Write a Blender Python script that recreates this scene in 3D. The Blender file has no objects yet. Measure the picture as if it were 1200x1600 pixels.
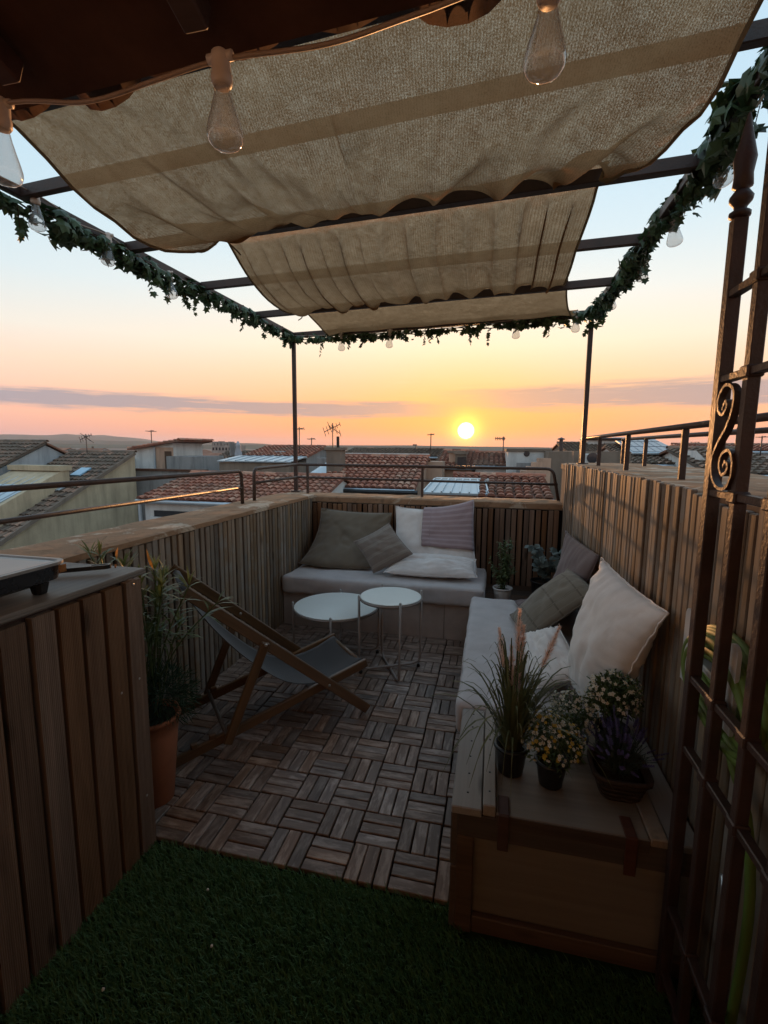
import bpy, bmesh, math, random
from mathutils import Vector, Matrix, noise
R = math.radians
random.seed(7)
S = bpy.context.scene
COL = S.collection

# ------------------------------------------------------------------ camera
CAM_POS = Vector((0.0, 0.0, 1.40265))
YAW, PITCH, ROLL, FPX = 0.224601, 0.134276, 0.00811947, 739.572   # focal length in pixels of a 1200x1600 frame
fw = Vector((-math.sin(YAW) * math.cos(PITCH), math.cos(YAW) * math.cos(PITCH), -math.sin(PITCH)))
rt0 = Vector((math.cos(YAW), math.sin(YAW), 0)); up0 = rt0.cross(fw)
rt = math.cos(ROLL) * rt0 + math.sin(ROLL) * up0
up = -math.sin(ROLL) * rt0 + math.cos(ROLL) * up0
cd = bpy.data.cameras.new('camera'); cam = bpy.data.objects.new('camera', cd); COL.objects.link(cam)
M = Matrix((rt, up, -fw)).transposed().to_4x4(); M.translation = CAM_POS
cam.matrix_world = M
cd.sensor_fit = 'AUTO'; cd.sensor_width = 36.0; cd.lens = FPX / 1600 * 36.0
cd.clip_start = 0.02; cd.clip_end = 60000
S.camera = cam
S.render.resolution_x, S.render.resolution_y = 768, 1024

# ------------------------------------------------------------------ world, sun, exposure
SUN_DIR = Vector((-0.05685, 0.99771, 0.03662)).normalized()
SUN_EL = math.asin(SUN_DIR.z); SUN_AZ = math.atan2(SUN_DIR.x, SUN_DIR.y)
world = bpy.data.worlds.new('World'); S.world = world; world.use_nodes = True
def build_world():
    nt = world.node_tree; N = nt.nodes; L = nt.links; N.clear()
    def nd(t, **k):
        n = N.new(t)
        for a, b in k.items(): setattr(n, a, b)
        return n
    def mth(op, a, b=None, c=None, clamp=False):
        n = nd('ShaderNodeMath', operation=op, use_clamp=clamp)
        for i, v in enumerate((a, b, c)):
            if v is None: continue
            if isinstance(v, (int, float)): n.inputs[i].default_value = v
            else: L.new(v, n.inputs[i])
        return n.outputs[0]
    def mixc(f, a, b, mode='MIX'):
        n = nd('ShaderNodeMix', data_type='RGBA', blend_type=mode)
        for i, v in ((0, f), (6, a), (7, b)):
            if isinstance(v, (int, float)): n.inputs[i].default_value = v
            elif isinstance(v, tuple): n.inputs[i].default_value = (*v, 1)
            else: L.new(v, n.inputs[i])
        return n.outputs[2]
    def ramp(f, stops):
        n = nd('ShaderNodeValToRGB'); L.new(f, n.inputs[0]); e = n.color_ramp.elements
        while len(e) < len(stops): e.new(0.5)
        for q, (p, c) in zip(e, stops):
            q.position = p; q.color = (*c, 1)
        return n.outputs[0]
    tc = nd('ShaderNodeTexCoord'); dirv = tc.outputs['Generated']
    sep = nd('ShaderNodeSeparateXYZ'); L.new(dirv, sep.inputs[0])
    z = sep.outputs[2]
    el = mth('MULTIPLY', mth('ARCSINE', z), 180 / math.pi)             # elevation in degrees
    dt = nd('ShaderNodeVectorMath', operation='DOT_PRODUCT'); L.new(dirv, dt.inputs[0]); dt.inputs[1].default_value = SUN_DIR
    sunang = mth('MULTIPLY', mth('ARCCOSINE', mth('MINIMUM', dt.outputs['Value'], 1.0)), 180 / math.pi)
    e01 = mth('DIVIDE', el, 60.0, clamp=True)
    warm = ramp(e01, [(0.0, (.84, .26, .10)), (.04, (.92, .33, .075)), (.08, (.94, .40, .115)), (.13, (.90, .52, .26)), (.19, (.89, .69, .47)),
                      (.27, (.78, .74, .65)), (.36, (.60, .69, .72)), (.46, (.50, .65, .74)), (.65, (.42, .58, .71)), (1.0, (.36, .51, .67))])
    cool = ramp(e01, [(0.0, (.48, .29, .32)), (.025, (.70, .35, .29)), (.06, (.84, .44, .31)), (.10, (.82, .52, .39)), (.14, (.78, .60, .47)), (.19, (.71, .67, .60)),
                      (.27, (.56, .65, .68)), (.36, (.48, .62, .69)), (.46, (.43, .59, .69)), (.65, (.39, .55, .68)), (1.0, (.35, .50, .66))])
    # how far round from the sun, seen from above
    wfac = mth('SUBTRACT', 1.0, mth('DIVIDE', mth('SUBTRACT', sunang, 8.0), 42.0, clamp=True))
    base = mixc(wfac, cool, warm)
    # thin streaky clouds, stretched along the horizon
    cm = nd('ShaderNodeCombineXYZ')
    az = mth('ARCTAN2', sep.outputs[0], sep.outputs[1])
    L.new(mth('MULTIPLY', az, 2.2), cm.inputs[0]); L.new(mth('MULTIPLY', el, .42), cm.inputs[1])
    nz = nd('ShaderNodeTexNoise'); nz.inputs['Scale'].default_value = 1.6; nz.inputs['Detail'].default_value = 7; nz.inputs['Roughness'].default_value = .62
    L.new(cm.outputs[0], nz.inputs['Vector'])
    cm2 = nd('ShaderNodeCombineXYZ'); L.new(mth('MULTIPLY', az, 6.0), cm2.inputs[0]); L.new(mth('MULTIPLY', el, 1.6), cm2.inputs[1])
    nz2 = nd('ShaderNodeTexNoise'); nz2.inputs['Scale'].default_value = 2.0; nz2.inputs['Detail'].default_value = 6
    L.new(cm2.outputs[0], nz2.inputs['Vector'])
    wob = mth('MULTIPLY', mth('SUBTRACT', nz.outputs[0], .5), 2.6)
    azd = mth('MULTIPLY', az, 180 / math.pi)
    def bank(cen, half, gain, mask):
        d_ = mth('DIVIDE', mth('ABSOLUTE', mth('SUBTRACT', mth('ADD', el, wob), cen)), half)
        b_ = mth('SUBTRACT', 1.0, mth('SMOOTH_MIN', d_, 1.0, .35), clamp=True)
        return mth('MULTIPLY', mth('MULTIPLY', mth('MULTIPLY', b_, mth('MULTIPLY_ADD', nz2.outputs[0], 2.2, -.25, clamp=True)), gain, clamp=True), mask, clamp=True)
    east = mth('DIVIDE', mth('SUBTRACT', azd, -8.0), 9.0, clamp=True); west = mth('DIVIDE', mth('SUBTRACT', -2.0, azd), 9.0, clamp=True)
    base_c = mixc(wfac, (.27, .26, .31), (.36, .255, .24))
    base = mixc(mth('MULTIPLY', bank(4.55, 1.05, 2.3, west), .9), base, base_c)       # long low bank to the left of the sun
    base = mixc(mth('MULTIPLY', bank(5.75, 1.55, 2.3, east), .85), base, base_c)      # broader, higher bank to the right
    # faint high wisps
    wis = mth('MULTIPLY', mth('MULTIPLY', mth('SUBTRACT', nz2.outputs[0], .55, clamp=True), 2.0), mth('SUBTRACT', 1.0, mth('DIVIDE', mth('ABSOLUTE', mth('SUBTRACT', el, 8.5)), 4.0), clamp=True))
    base = mixc(mth('MULTIPLY', wis, .8), base, mixc(wfac, (.70, .52, .47), (.92, .58, .36)))
    # glow round the sun and its disc
    gl = mth('POWER', 2.718, mth('MULTIPLY', sunang, -1 / 3.2))
    base = mixc(mth('MULTIPLY', gl, .85, clamp=True), base, (1.15, .46, .05))
    gl2 = mth('POWER', 2.718, mth('MULTIPLY', mth('POWER', mth('DIVIDE', sunang, 1.6), 2), -1.0))
    base = mixc(mth('MULTIPLY', gl2, .9, clamp=True), base, (2.2, 1.15, .16))
    disc = mth('SUBTRACT', 1.0, mth('DIVIDE', mth('SUBTRACT', sunang, .66), .35, clamp=True))
    base = mixc(disc, base, (6.5, 5.8, 3.4))
    sky = nd('ShaderNodeTexSky', sky_type='NISHITA', sun_disc=False, sun_elevation=SUN_EL, sun_rotation=SUN_AZ)
    sky.altitude = 100; sky.air_density = 1.0; sky.dust_density = 2.0
    b1 = nd('ShaderNodeBackground'); L.new(sky.outputs[0], b1.inputs[0]); b1.inputs[1].default_value = 0.012
    b2 = nd('ShaderNodeBackground'); L.new(base, b2.inputs[0]); b2.inputs[1].default_value = 1.33
    ad = nd('ShaderNodeAddShader'); L.new(b1.outputs[0], ad.inputs[0]); L.new(b2.outputs[0], ad.inputs[1])
    out = nd('ShaderNodeOutputWorld'); L.new(ad.outputs[0], out.inputs[0])
build_world()
sl = bpy.data.lights.new('sun', 'SUN'); sl.energy = 4.2; sl.angle = R(0.6); sl.color = (1.0, .46, .17)
so = bpy.data.objects.new('sun', sl); COL.objects.link(so)
so.rotation_euler = SUN_DIR.to_track_quat('Z', 'Y').to_euler(); so.location = (0, 30, 10)
vs = S.view_settings; vs.view_transform = 'Standard'; vs.look = 'None'; vs.gamma = 1.0; vs.use_curve_mapping = False; vs.exposure = 0.0
S.render.engine = 'CYCLES'
cy = S.cycles
cy.max_bounces = 7; cy.diffuse_bounces = 4; cy.glossy_bounces = 3; cy.transmission_bounces = 4; cy.transparent_max_bounces = 12
cy.use_denoising = True; cy.caustics_reflective = False; cy.caustics_refractive = False

# ------------------------------------------------------------------ helpers
def at(x, y, Y):
    """the point of the place at depth Y that a bearing of the photograph meets"""
    d = fw + (x - 600) / FPX * rt - (y - 800) / FPX * up
    return CAM_POS + d * (Y / d.y)

def V(*a): return Vector(a)

class MB:
    def __init__(s): s.v = []; s.f = []; s.m = []; s.c = None
    def add(s, vs, fs, mi=0):
        o = len(s.v); s.v += [tuple(p) for p in vs]
        for f in fs: s.f.append(tuple(i + o for i in f)); s.m.append(mi)
    def frame(s, c, X, Y, Z, hx, hy, hz, bev=0.0, mi=0):
        """box with half sizes along unit axes, chamfered by bev"""
        c = Vector(c)
        if bev <= 0:
            vs = [c + X * (hx * a) + Y * (hy * b) + Z * (hz * d) for a in (-1, 1) for b in (-1, 1) for d in (-1, 1)]
            s.add(vs, [(0, 1, 3, 2), (4, 6, 7, 5), (0, 4, 5, 1), (2, 3, 7, 6), (0, 2, 6, 4), (1, 5, 7, 3)], mi); return
        bev = min(bev, hx * .9, hy * .9, hz * .9)
        vs = []; idx = {}
        for a in (-1, 1):
            for b in (-1, 1):
                for d in (-1, 1):
                    for k in range(3):
                        e = [hx - bev, hy - bev, hz - bev]; e[k] = (hx, hy, hz)[k]
                        idx[(a, b, d, k)] = len(vs)
                        vs.append(c + X * (a * e[0]) + Y * (b * e[1]) + Z * (d * e[2]))
        fs = []
        sg = (-1, 1)
        for a in sg:
            fs.append([idx[(a, b, d, 0)] for b, d in ((-1, -1), (1, -1), (1, 1), (-1, 1))])
            fs.append([idx[(b, a, d, 1)] for b, d in ((-1, -1), (1, -1), (1, 1), (-1, 1))])
            fs.append([idx[(b, d, a, 2)] for b, d in ((-1, -1), (1, -1), (1, 1), (-1, 1))])
        for a in sg:
            for b in sg:
                fs.append([idx[(a, b, -1, 0)], idx[(a, b, 1, 0)], idx[(a, b, 1, 1)], idx[(a, b, -1, 1)]])
                fs.append([idx[(a, -1, b, 0)], idx[(a, 1, b, 0)], idx[(a, 1, b, 2)], idx[(a, -1, b, 2)]])
                fs.append([idx[(-1, a, b, 1)], idx[(1, a, b, 1)], idx[(1, a, b, 2)], idx[(-1, a, b, 2)]])
                for d in sg: fs.append([idx[(a, b, d, 0)], idx[(a, b, d, 1)], idx[(a, b, d, 2)]])
        s.add(vs, fs, mi)
    def box(s, lo, hi, bev=0.0, mi=0):
        lo = Vector(lo); hi = Vector(hi); c = (lo + hi) / 2; h = (hi - lo) / 2
        s.frame(c, V(1, 0, 0), V(0, 1, 0), V(0, 0, 1), abs(h.x), abs(h.y), abs(h.z), bev, mi)
    def bar(s, p0, p1, w, h, upv=(0, 0, 1), bev=0.0, mi=0):
        p0 = Vector(p0); p1 = Vector(p1); X = (p1 - p0); l = X.length; X.normalize()
        Y = Vector(upv).cross(X)
        if Y.length < 1e-4: Y = V(1, 0, 0).cross(X)
        Y.normalize(); Z = X.cross(Y)
        s.frame((p0 + p1) / 2, X, Y, Z, l / 2, w / 2, h / 2, bev, mi)
    def tube(s, pts, r, seg=8, cap=True, mi=0):
        pts = [Vector(p) for p in pts]; n = len(pts)
        rr = r if isinstance(r, (list, tuple)) else [r] * n
        rings = []; prev = None
        for i, p in enumerate(pts):
            t = (pts[min(i + 1, n - 1)] - pts[max(i - 1, 0)])
            if t.length < 1e-9: t = V(0, 0, 1)
            t.normalize()
            if prev is None:
                a = t.cross(V(0, 0, 1))
                if a.length < 1e-3: a = t.cross(V(1, 0, 0))
            else: a = prev - t * prev.dot(t)
            a.normalize(); prev = a; b = t.cross(a)
            rings.append([p + (a * math.cos(k * 2 * math.pi / seg) + b * math.sin(k * 2 * math.pi / seg)) * rr[i] for k in range(seg)])
        vs = [q for g in rings for q in g]; fs = []
        for i in range(n - 1):
            for k in range(seg):
                k2 = (k + 1) % seg
                fs.append((i * seg + k, i * seg + k2, (i + 1) * seg + k2, (i + 1) * seg + k))
        if cap:
            fs.append(tuple(range(seg))[::-1]); fs.append(tuple((n - 1) * seg + k for k in range(seg)))
        s.add(vs, fs, mi)
    def lathe(s, prof, c, seg=24, axis=(0, 0, 1), mi=0, sq=0.0):
        """prof: (radius, height) pairs round an axis; sq > 0 squares the section"""
        c = Vector(c); A = Vector(axis).normalized(); X = A.orthogonal().normalized() if abs(A.z) < .99 else V(1, 0, 0); Y = A.cross(X)
        vs = []; fs = []
        for (r, h) in prof:
            for k in range(seg):
                t = k * 2 * math.pi / seg; ct, st = math.cos(t), math.sin(t); g = 1.0
                if sq: g = (abs(ct) ** (2 + sq * 6) + abs(st) ** (2 + sq * 6)) ** (-1 / (2 + sq * 6))
                vs.append(c + (X * ct + Y * st) * (r * g) + A * h)
        for i in range(len(prof) - 1):
            for k in range(seg):
                k2 = (k + 1) % seg
                fs.append((i * seg + k, i * seg + k2, (i + 1) * seg + k2, (i + 1) * seg + k))
        if prof[0][0] > 1e-5: fs.append(tuple(range(seg))[::-1])
        if prof[-1][0] > 1e-5: fs.append(tuple((len(prof) - 1) * seg + k for k in range(seg)))
        s.add(vs, fs, mi)
    def poly(s, pts, thick, nrm, mi=0):
        """flat outline extruded along nrm"""
        n = len(pts); nrm = Vector(nrm); a = [Vector(p) for p in pts]; b = [p + nrm * thick for p in a]
        s.add(a + b, [tuple(range(n))[::-1], tuple(range(n, 2 * n))] + [(i, (i + 1) % n, n + (i + 1) % n, n + i) for i in range(n)], mi)
    def mesh(s, name, smooth=False):
        me = bpy.data.meshes.new(name); me.from_pydata(s.v, [], s.f); me.update()
        if smooth: me.polygons.foreach_set('use_smooth', [True] * len(me.polygons))
        if any(s.m): me.polygons.foreach_set('material_index', s.m)
        if s.c:
            at_ = me.attributes.new('tint', 'FLOAT', 'FACE'); at_.data.foreach_set('value', s.c)
        return me
    def build(s, name, mat, parent=None, smooth=False, fix=True):
        me = s.mesh(name, smooth)
        for m_ in (mat if isinstance(mat, (list, tuple)) else [mat]): me.materials.append(m_)
        if fix and len(s.f) < 60000:
            bm = bmesh.new(); bm.from_mesh(me); bmesh.ops.recalc_face_normals(bm, faces=bm.faces); bm.to_mesh(me); bm.free()
        return link(name, me, parent)

def link(name, me, parent=None, loc=None, rot=None):
    o = bpy.data.objects.new(name, me); COL.objects.link(o)
    if parent is not None:
        o.parent = parent
        if parent.type == 'EMPTY': o.matrix_parent_inverse = Matrix.Translation(-Vector(parent.location))
    if loc is not None: o.location = loc
    if rot is not None: o.rotation_euler = rot
    return o
def tag(o, label=None, cat=None, group=None, kind=None):
    if label: o['label'] = label
    if cat: o['category'] = cat
    if group: o['group'] = group
    if kind: o['kind'] = kind
    return o
def thing(name, label, cat, group=None, loc=(0, 0, 0)):
    o = bpy.data.objects.new(name, None); COL.objects.link(o); o.empty_display_size = .1
    o.location = loc
    return tag(o, label, cat, group)
def lerp(a, b, t): return a + (b - a) * t
def smoothstep(a, b, x):
    t = max(0, min(1, (x - a) / (b - a))); return t * t * (3 - 2 * t)
def nse(x, y, z=0.0): return noise.noise(Vector((x, y, z)))
def arc_pts(pts, n=8):
    """Catmull-Rom through points"""
    P = [Vector(p) for p in pts]; out = []
    for i in range(len(P) - 1):
        p0 = P[max(i - 1, 0)]; p1 = P[i]; p2 = P[i + 1]; p3 = P[min(i + 2, len(P) - 1)]
        for k in range(n):
            t = k / n
            out.append(.5 * ((2 * p1) + (p2 - p0) * t + (2 * p0 - 5 * p1 + 4 * p2 - p3) * t * t + (3 * p1 - p0 - 3 * p2 + p3) * t ** 3))
    out.append(P[-1]); return out
def round_path(pts, r, n=5):
    """polyline with its corners rounded"""
    P = [Vector(p) for p in pts]; out = [P[0]]
    for i in range(1, len(P) - 1):
        a = (P[i - 1] - P[i]); b = (P[i + 1] - P[i]); ra = min(r, a.length * .45, b.length * .45)
        A = P[i] + a.normalized() * ra; B = P[i] + b.normalized() * ra
        for k in range(n + 1):
            t = k / n; out.append(A * (1 - t) ** 2 + P[i] * 2 * t * (1 - t) + B * t * t)
    out.append(P[-1]); return out

# ------------------------------------------------------------------ materials
MATS = {}
class G:
    """small wrapper to write node graphs"""
    def __init__(s, name):
        s.m = bpy.data.materials.new(name); s.m.use_nodes = True; s.t = s.m.node_tree; s.N = s.t.nodes; s.L = s.t.links; s.N.clear()
        s.out = s.N.new('ShaderNodeOutputMaterial')
    def n(s, t, **k):
        q = s.N.new(t)
        for a, b in k.items():
            if a.startswith('i_'): q.inputs[a[2:].replace('_', ' ')].default_value = b
            else: setattr(q, a, b)
        return q
    def val(s, inp, v):
        if v is None: return
        if hasattr(v, 'is_linked'): s.L.new(v, inp)
        elif isinstance(v, tuple) and len(v) == 3 and inp.type == 'RGBA': inp.default_value = (*v, 1)
        else: inp.default_value = v
    def math(s, op, a, b=None, c=None, clamp=False):
        q = s.n('ShaderNodeMath', operation=op, use_clamp=clamp)
        for i, v in enumerate((a, b, c)): s.val(q.inputs[i], v)
        return q.outputs[0]
    def mix(s, f, a, b, mode='MIX'):
        q = s.n('ShaderNodeMix', data_type='RGBA', blend_type=mode)
        s.val(q.inputs[0], f); s.val(q.inputs[6], a); s.val(q.inputs[7], b); return q.outputs[2]
    def noise(s, vec, scale, detail=4, rough=.55, dist=0.0):
        q = s.n('ShaderNodeTexNoise'); s.L.new(vec, q.inputs['Vector'])
        q.inputs['Scale'].default_value = scale; q.inputs['Detail'].default_value = detail; q.inputs['Roughness'].default_value = rough; q.inputs['Distortion'].default_value = dist
        return q.outputs[0]
    def ramp(s, f, stops):
        q = s.n('ShaderNodeValToRGB'); s.L.new(f, q.inputs[0]); e = q.color_ramp.elements
        while len(e) < len(stops): e.new(.5)
        for a, (p, c) in zip(e, stops):
            a.position = p; a.color = (*c, 1) if isinstance(c, tuple) else (c, c, c, 1)
        return q.outputs[0]
    def coord(s, scale=(1, 1, 1), rand=True, kind='Object'):
        tc = s.n('ShaderNodeTexCoord'); v = tc.outputs[kind]
        if rand:
            oi = s.n('ShaderNodeObjectInfo'); a = s.n('ShaderNodeVectorMath', operation='SCALE'); a.inputs[0].default_value = (37.1, 53.7, 91.3)
            s.L.new(oi.outputs['Random'], a.inputs['Scale']); b = s.n('ShaderNodeVectorMath', operation='ADD'); s.L.new(v, b.inputs[0]); s.L.new(a.outputs[0], b.inputs[1]); v = b.outputs[0]
        mp = s.n('ShaderNodeVectorMath', operation='MULTIPLY'); s.L.new(v, mp.inputs[0]); mp.inputs[1].default_value = scale
        return mp.outputs[0]
    def rnd(s): return s.n('ShaderNodeObjectInfo').outputs['Random']
    def bump(s, h, strength=.3, dist=.01):
        q = s.n('ShaderNodeBump'); s.L.new(h, q.inputs['Height']); q.inputs['Strength'].default_value = strength; q.inputs['Distance'].default_value = dist; return q.outputs[0]
    def pbr(s, col, rough=.6, normal=None, metal=0.0, spec=.4, sheen=0.0, trans=0.0, coat=0.0, sss=0.0):
        q = s.n('ShaderNodeBsdfPrincipled'); s.val(q.inputs['Base Color'], col); s.val(q.inputs['Roughness'], rough); s.val(q.inputs['Metallic'], metal)
        q.inputs['Specular IOR Level'].default_value = spec; q.inputs['Sheen Weight'].default_value = sheen; q.inputs['Transmission Weight'].default_value = trans; q.inputs['Coat Weight'].default_value = coat
        if normal is not None: s.L.new(normal, q.inputs['Normal'])
        return q.outputs[0]
    def done(s, sh):
        s.L.new(sh, s.out.inputs[0]); MATS[s.m.name] = s.m; return s.m

def wood(name, dark, light, axis=2, scale=1.0, rough=.62, rand=.35, grey=None, gsc=None, knots=True, bump=.25, spec=.3, rib=0.0):
    g = G(name); sc = [26 * scale] * 3; sc[axis] = 1.6 * scale
    v = g.coord(tuple(sc)); n1 = g.noise(v, 1.0, 6, .6, .6)
    sc2 = [90 * scale] * 3; sc2[axis] = 3 * scale; n2 = g.noise(g.coord(tuple(sc2)), 1.0, 3, .5)
    f = g.math('MULTIPLY_ADD', n2, .35, g.math('MULTIPLY', n1, .75))
    c = g.mix(g.ramp(f, [(.32, 0.0), (.72, 1.0)]), dark, light)
    if grey:
        big = g.noise(g.coord(gsc or (6.8, 6.8, 6.8)), 1.0, 5, .65)
        c = g.mix(g.ramp(big, [(.47, 0.0), (.62, 1.0)]), c, grey)
    if knots:
        sk = [14.0] * 3; sk[axis] = 4.0
        vo = g.n('ShaderNodeTexVoronoi'); g.L.new(g.coord(tuple(sk)), vo.inputs['Vector']); vo.inputs['Scale'].default_value = .55
        c = g.mix(g.ramp(vo.outputs['Distance'], [(.05, .75), (.13, 0.0)]), c, tuple(x * .35 for x in dark))
    r = g.rnd(); tint = g.math('MULTIPLY_ADD', r, 2 * rand, 1 - rand)
    hs = g.n('ShaderNodeHueSaturation'); g.L.new(c, hs.inputs['Color']); g.L.new(tint, hs.inputs['Value'])
    g.L.new(g.math('MULTIPLY_ADD', g.math('FRACT', g.math('MULTIPLY', r, 7.31)), .5, .7), hs.inputs['Saturation'])
    h = f
    nrm = g.bump(h, bump, .004)
    return g.done(g.pbr(hs.outputs[0], rough, nrm, spec=spec))
def plain(name, col, rough=.6, var=.25, scale=6.0, metal=0.0, bump=.12, spec=.4, bscale=None, coat=0.0, rand=0.0):
    g = G(name); v = g.coord(); n1 = g.noise(v, scale, 5, .6)
    c = g.mix(g.ramp(n1, [(.3, 0.0), (.7, 1.0)]), tuple(x * (1 - var) for x in col), tuple(min(1, x * (1 + var)) for x in col))
    if rand:
        hs = g.n('ShaderNodeHueSaturation'); g.L.new(c, hs.inputs['Color']); g.L.new(g.math('MULTIPLY_ADD', g.rnd(), 2 * rand, 1 - rand), hs.inputs['Value']); c = hs.outputs[0]
    n2 = g.noise(v, bscale or scale * 8, 4, .6)
    return g.done(g.pbr(c, g.math('MULTIPLY_ADD', n1, .2, rough - .1), g.bump(n2, bump, .004), metal, spec, coat=coat))
def fabric(name, col, weave=900, var=.10, stripes=None, rough=.9, folds=0.0):
    """woven cloth: fine thread bump, light mottling; stripes = (axis, count per metre, colour, width)"""
    g = G(name); uv = g.n('ShaderNodeTexCoord').outputs['UV']; ob = g.coord(rand=False)
    n1 = g.noise(ob, 9, 4, .6); c = g.mix(g.ramp(n1, [(.3, 0.0), (.7, 1.0)]), tuple(x * (1 - var) for x in col), tuple(min(1, x * (1 + var)) for x in col))
    if stripes:
        sp = g.n('ShaderNodeSeparateXYZ'); g.L.new(uv, sp.inputs[0])
        for (ax, cnt, sc, wd) in stripes:
            fr = g.math('FRACT', g.math('MULTIPLY', sp.outputs[ax], cnt)); k = g.math('LESS_THAN', g.math('ABSOLUTE', g.math('SUBTRACT', fr, .5)), wd / 2)
            c = g.mix(g.math('MULTIPLY', k, .85), c, sc)
    th = g.noise(ob, weave, 2, .5)
    c = g.mix(g.math('MULTIPLY', th, .25), c, tuple(x * .6 for x in col))
    return g.done(g.pbr(c, rough, g.bump(th, .22, .002), spec=.15, sheen=.25))
def leafmat(name, col, col2, rough=.5, transl=.25, rand=.35, attr=False):
    g = G(name)
    if attr:
        r = g.n('ShaderNodeAttribute', attribute_name='tint').outputs['Fac']
    else: r = g.rnd()
    n1 = g.noise(g.coord(rand=False), 30, 3)
    c = g.mix(g.math('MULTIPLY_ADD', n1, .4, g.math('MULTIPLY', r, .7), clamp=True), col, col2)
    p = g.pbr(c, rough, spec=.4); tr = g.n('ShaderNodeBsdfTranslucent'); g.L.new(c, tr.inputs[0])
    mx = g.n('ShaderNodeMixShader'); mx.inputs[0].default_value = transl; g.L.new(p, mx.inputs[1]); g.L.new(tr.outputs[0], mx.inputs[2])
    return g.done(mx.outputs[0])

wood('slat_wood', (.115, .074, .048), (.285, .205, .140), 2, 1.0, .62, .32, grey=(.215, .180, .150))
wood('slat_wood_red', (.110, .058, .036), (.24, .140, .088), 2, 1.0, .6, .28)
wood('deck_wood', (.105, .062, .044), (.225, .150, .110), 0, 1.2, .46, .34, grey=(.335, .250, .200), gsc=(9, 34, 20), knots=False, spec=.45)
wood('counter_wood', (.090, .048, .027), (.225, .130, .076), 2, 1.3, .6, .25, bump=.5)
wood('counter_top_wood', (.10, .088, .078), (.20, .175, .155), 1, .9, .55, .1, knots=False)
wood('chair_wood', (.085, .048, .027), (.165, .098, .055), 0, .9, .38, .12, knots=False, spec=.45)
wood('ply_wood', (.150, .118, .090), (.25, .200, .155), 0, .6, .6, .1)
wood('pale_plank', (.19, .160, .138), (.32, .280, .245), 1, .8, .6, .12, knots=True)
wood('panel_ply', (.150, .116, .088), (.215, .170, .132), 0, .5, .65, .1, knots=False)
wood('dark_plank', (.050, .030, .021), (.110, .068, .046), 0, .9, .6, .2)
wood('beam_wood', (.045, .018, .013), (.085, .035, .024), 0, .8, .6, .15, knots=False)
plain('iron_brown', (.041, .020, .015), .52, .35, 14, .0, .35, .45)
plain('rail_iron', (.060, .034, .025), .48, .4, 18, .0, .35, .5)
plain('terracotta_pot', (.42, .15, .075), .75, .16, 7, 0, .15, .25)
plain('black_plastic', (.012, .012, .013), .42, .2, 9)
plain('gap_black', (.006, .005, .005), .95, .2, 9, 0, .05, .05)
plain('black_enamel', (.014, .014, .016), .28, .2, 9, 0, .04, .5)
plain('griddle_plate', (.13, .14, .16), .30, .15, 5, .35, .08, .5)
plain('white_rim', (.22, .215, .21), .4, .08, 5)
plain('white_ceramic', (.62, .61, .60), .4, .06, 5)
plain('wicker', (.045, .028, .020), .7, .4, 60, 0, .7, .3)
plain('table_top', (.72, .75, .72), .32, .04, 3, 0, .03, .45)
plain('table_metal', (.30, .26, .235), .42, .12, 12, .35, .08, .5)
plain('screw_metal', (.45, .44, .42), .35, .15, 20, .8, .05)
plain('socket_plastic', (.55, .45, .38), .45, .1, 12)
plain('cable_rubber', (.28, .20, .155), .5, .1, 12)
plain('hose_rubber', (.095, .150, .022), .62, .2, 10, 0, .08, .5)
plain('hanger_plastic', (.42, .43, .44), .45, .1, 9)
plain('metal_steel', (.50, .50, .50), .35, .15, 9, .8)
plain('coir', (.26, .115, .045), .9, .4, 50, 0, .6, .1)
def plaster(name, col, stain=.5, rand=.06):
    g = G(name); v = g.coord(); n1 = g.noise(v, .9, 5, .6); st = g.noise(g.coord((2.6, 2.6, .35)), 1.0, 6, .68); fine = g.noise(v, 14, 4, .6)
    c = g.mix(g.ramp(n1, [(.3, 0.0), (.7, 1.0)]), tuple(x * .84 for x in col), tuple(min(1, x * 1.1) for x in col))
    c = g.mix(g.math('MULTIPLY', g.ramp(st, [(.46, 0.0), (.70, 1.0)]), stain), c, (col[0] * .36, col[1] * .37, col[2] * .38))
    c = g.mix(g.math('MULTIPLY', g.ramp(fine, [(.55, 0.0), (.8, 1.0)]), .3), c, tuple(x * .6 for x in col))
    hs = g.n('ShaderNodeHueSaturation'); g.L.new(c, hs.inputs['Color']); g.L.new(g.math('MULTIPLY_ADD', g.rnd(), 2 * rand, 1 - rand), hs.inputs['Value'])
    g.done(g.pbr(hs.outputs[0], .92, g.bump(fine, .35, .01), spec=.12))
plaster('wall_cream', (.47, .385, .265), .5); plaster('wall_white', (.60, .60, .585), .45); plaster('wall_limewash', (.74, .72, .68), .12); plaster('wall_grey', (.27, .265, .26), .7)
plaster('wall_blue', (.40, .43, .45), .5); plaster('wall_peach', (.50, .335, .245), .5); plaster('wall_brown', (.215, .170, .135), .5)
plain('stone_ruin', (.30, .26, .235), .95, .3, 1.2, 0, .5, .1, 8)
plain('zinc', (.40, .47, .52), .38, .14, 1.5, .45, .1, .5)
plain('dark_window', (.022, .024, .028), .18, .2, 3, 0, .02, .6)
plain('sky_glass', (.22, .38, .50), .12, .1, 2, 0, .02, .8)
plain('solar_cell', (.10, .13, .18), .22, .15, 3, .2, .02, .7)
plain('antenna_metal', (.075, .062, .06), .5, .2, 9, .5)
plain('parasol_cloth', (.36, .38, .42), .8, .12, 4)
plain('soil', (.035, .022, .014), .95, .4, 40, 0, .8, .1)
plain('bark', (.06, .038, .024), .85, .3, 30, 0, .6, .1)
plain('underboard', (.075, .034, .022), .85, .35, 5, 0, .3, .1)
plain('city_ground', (.16, .135, .115), .95, .3, .02, 0, .1, .1, .2)
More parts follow.
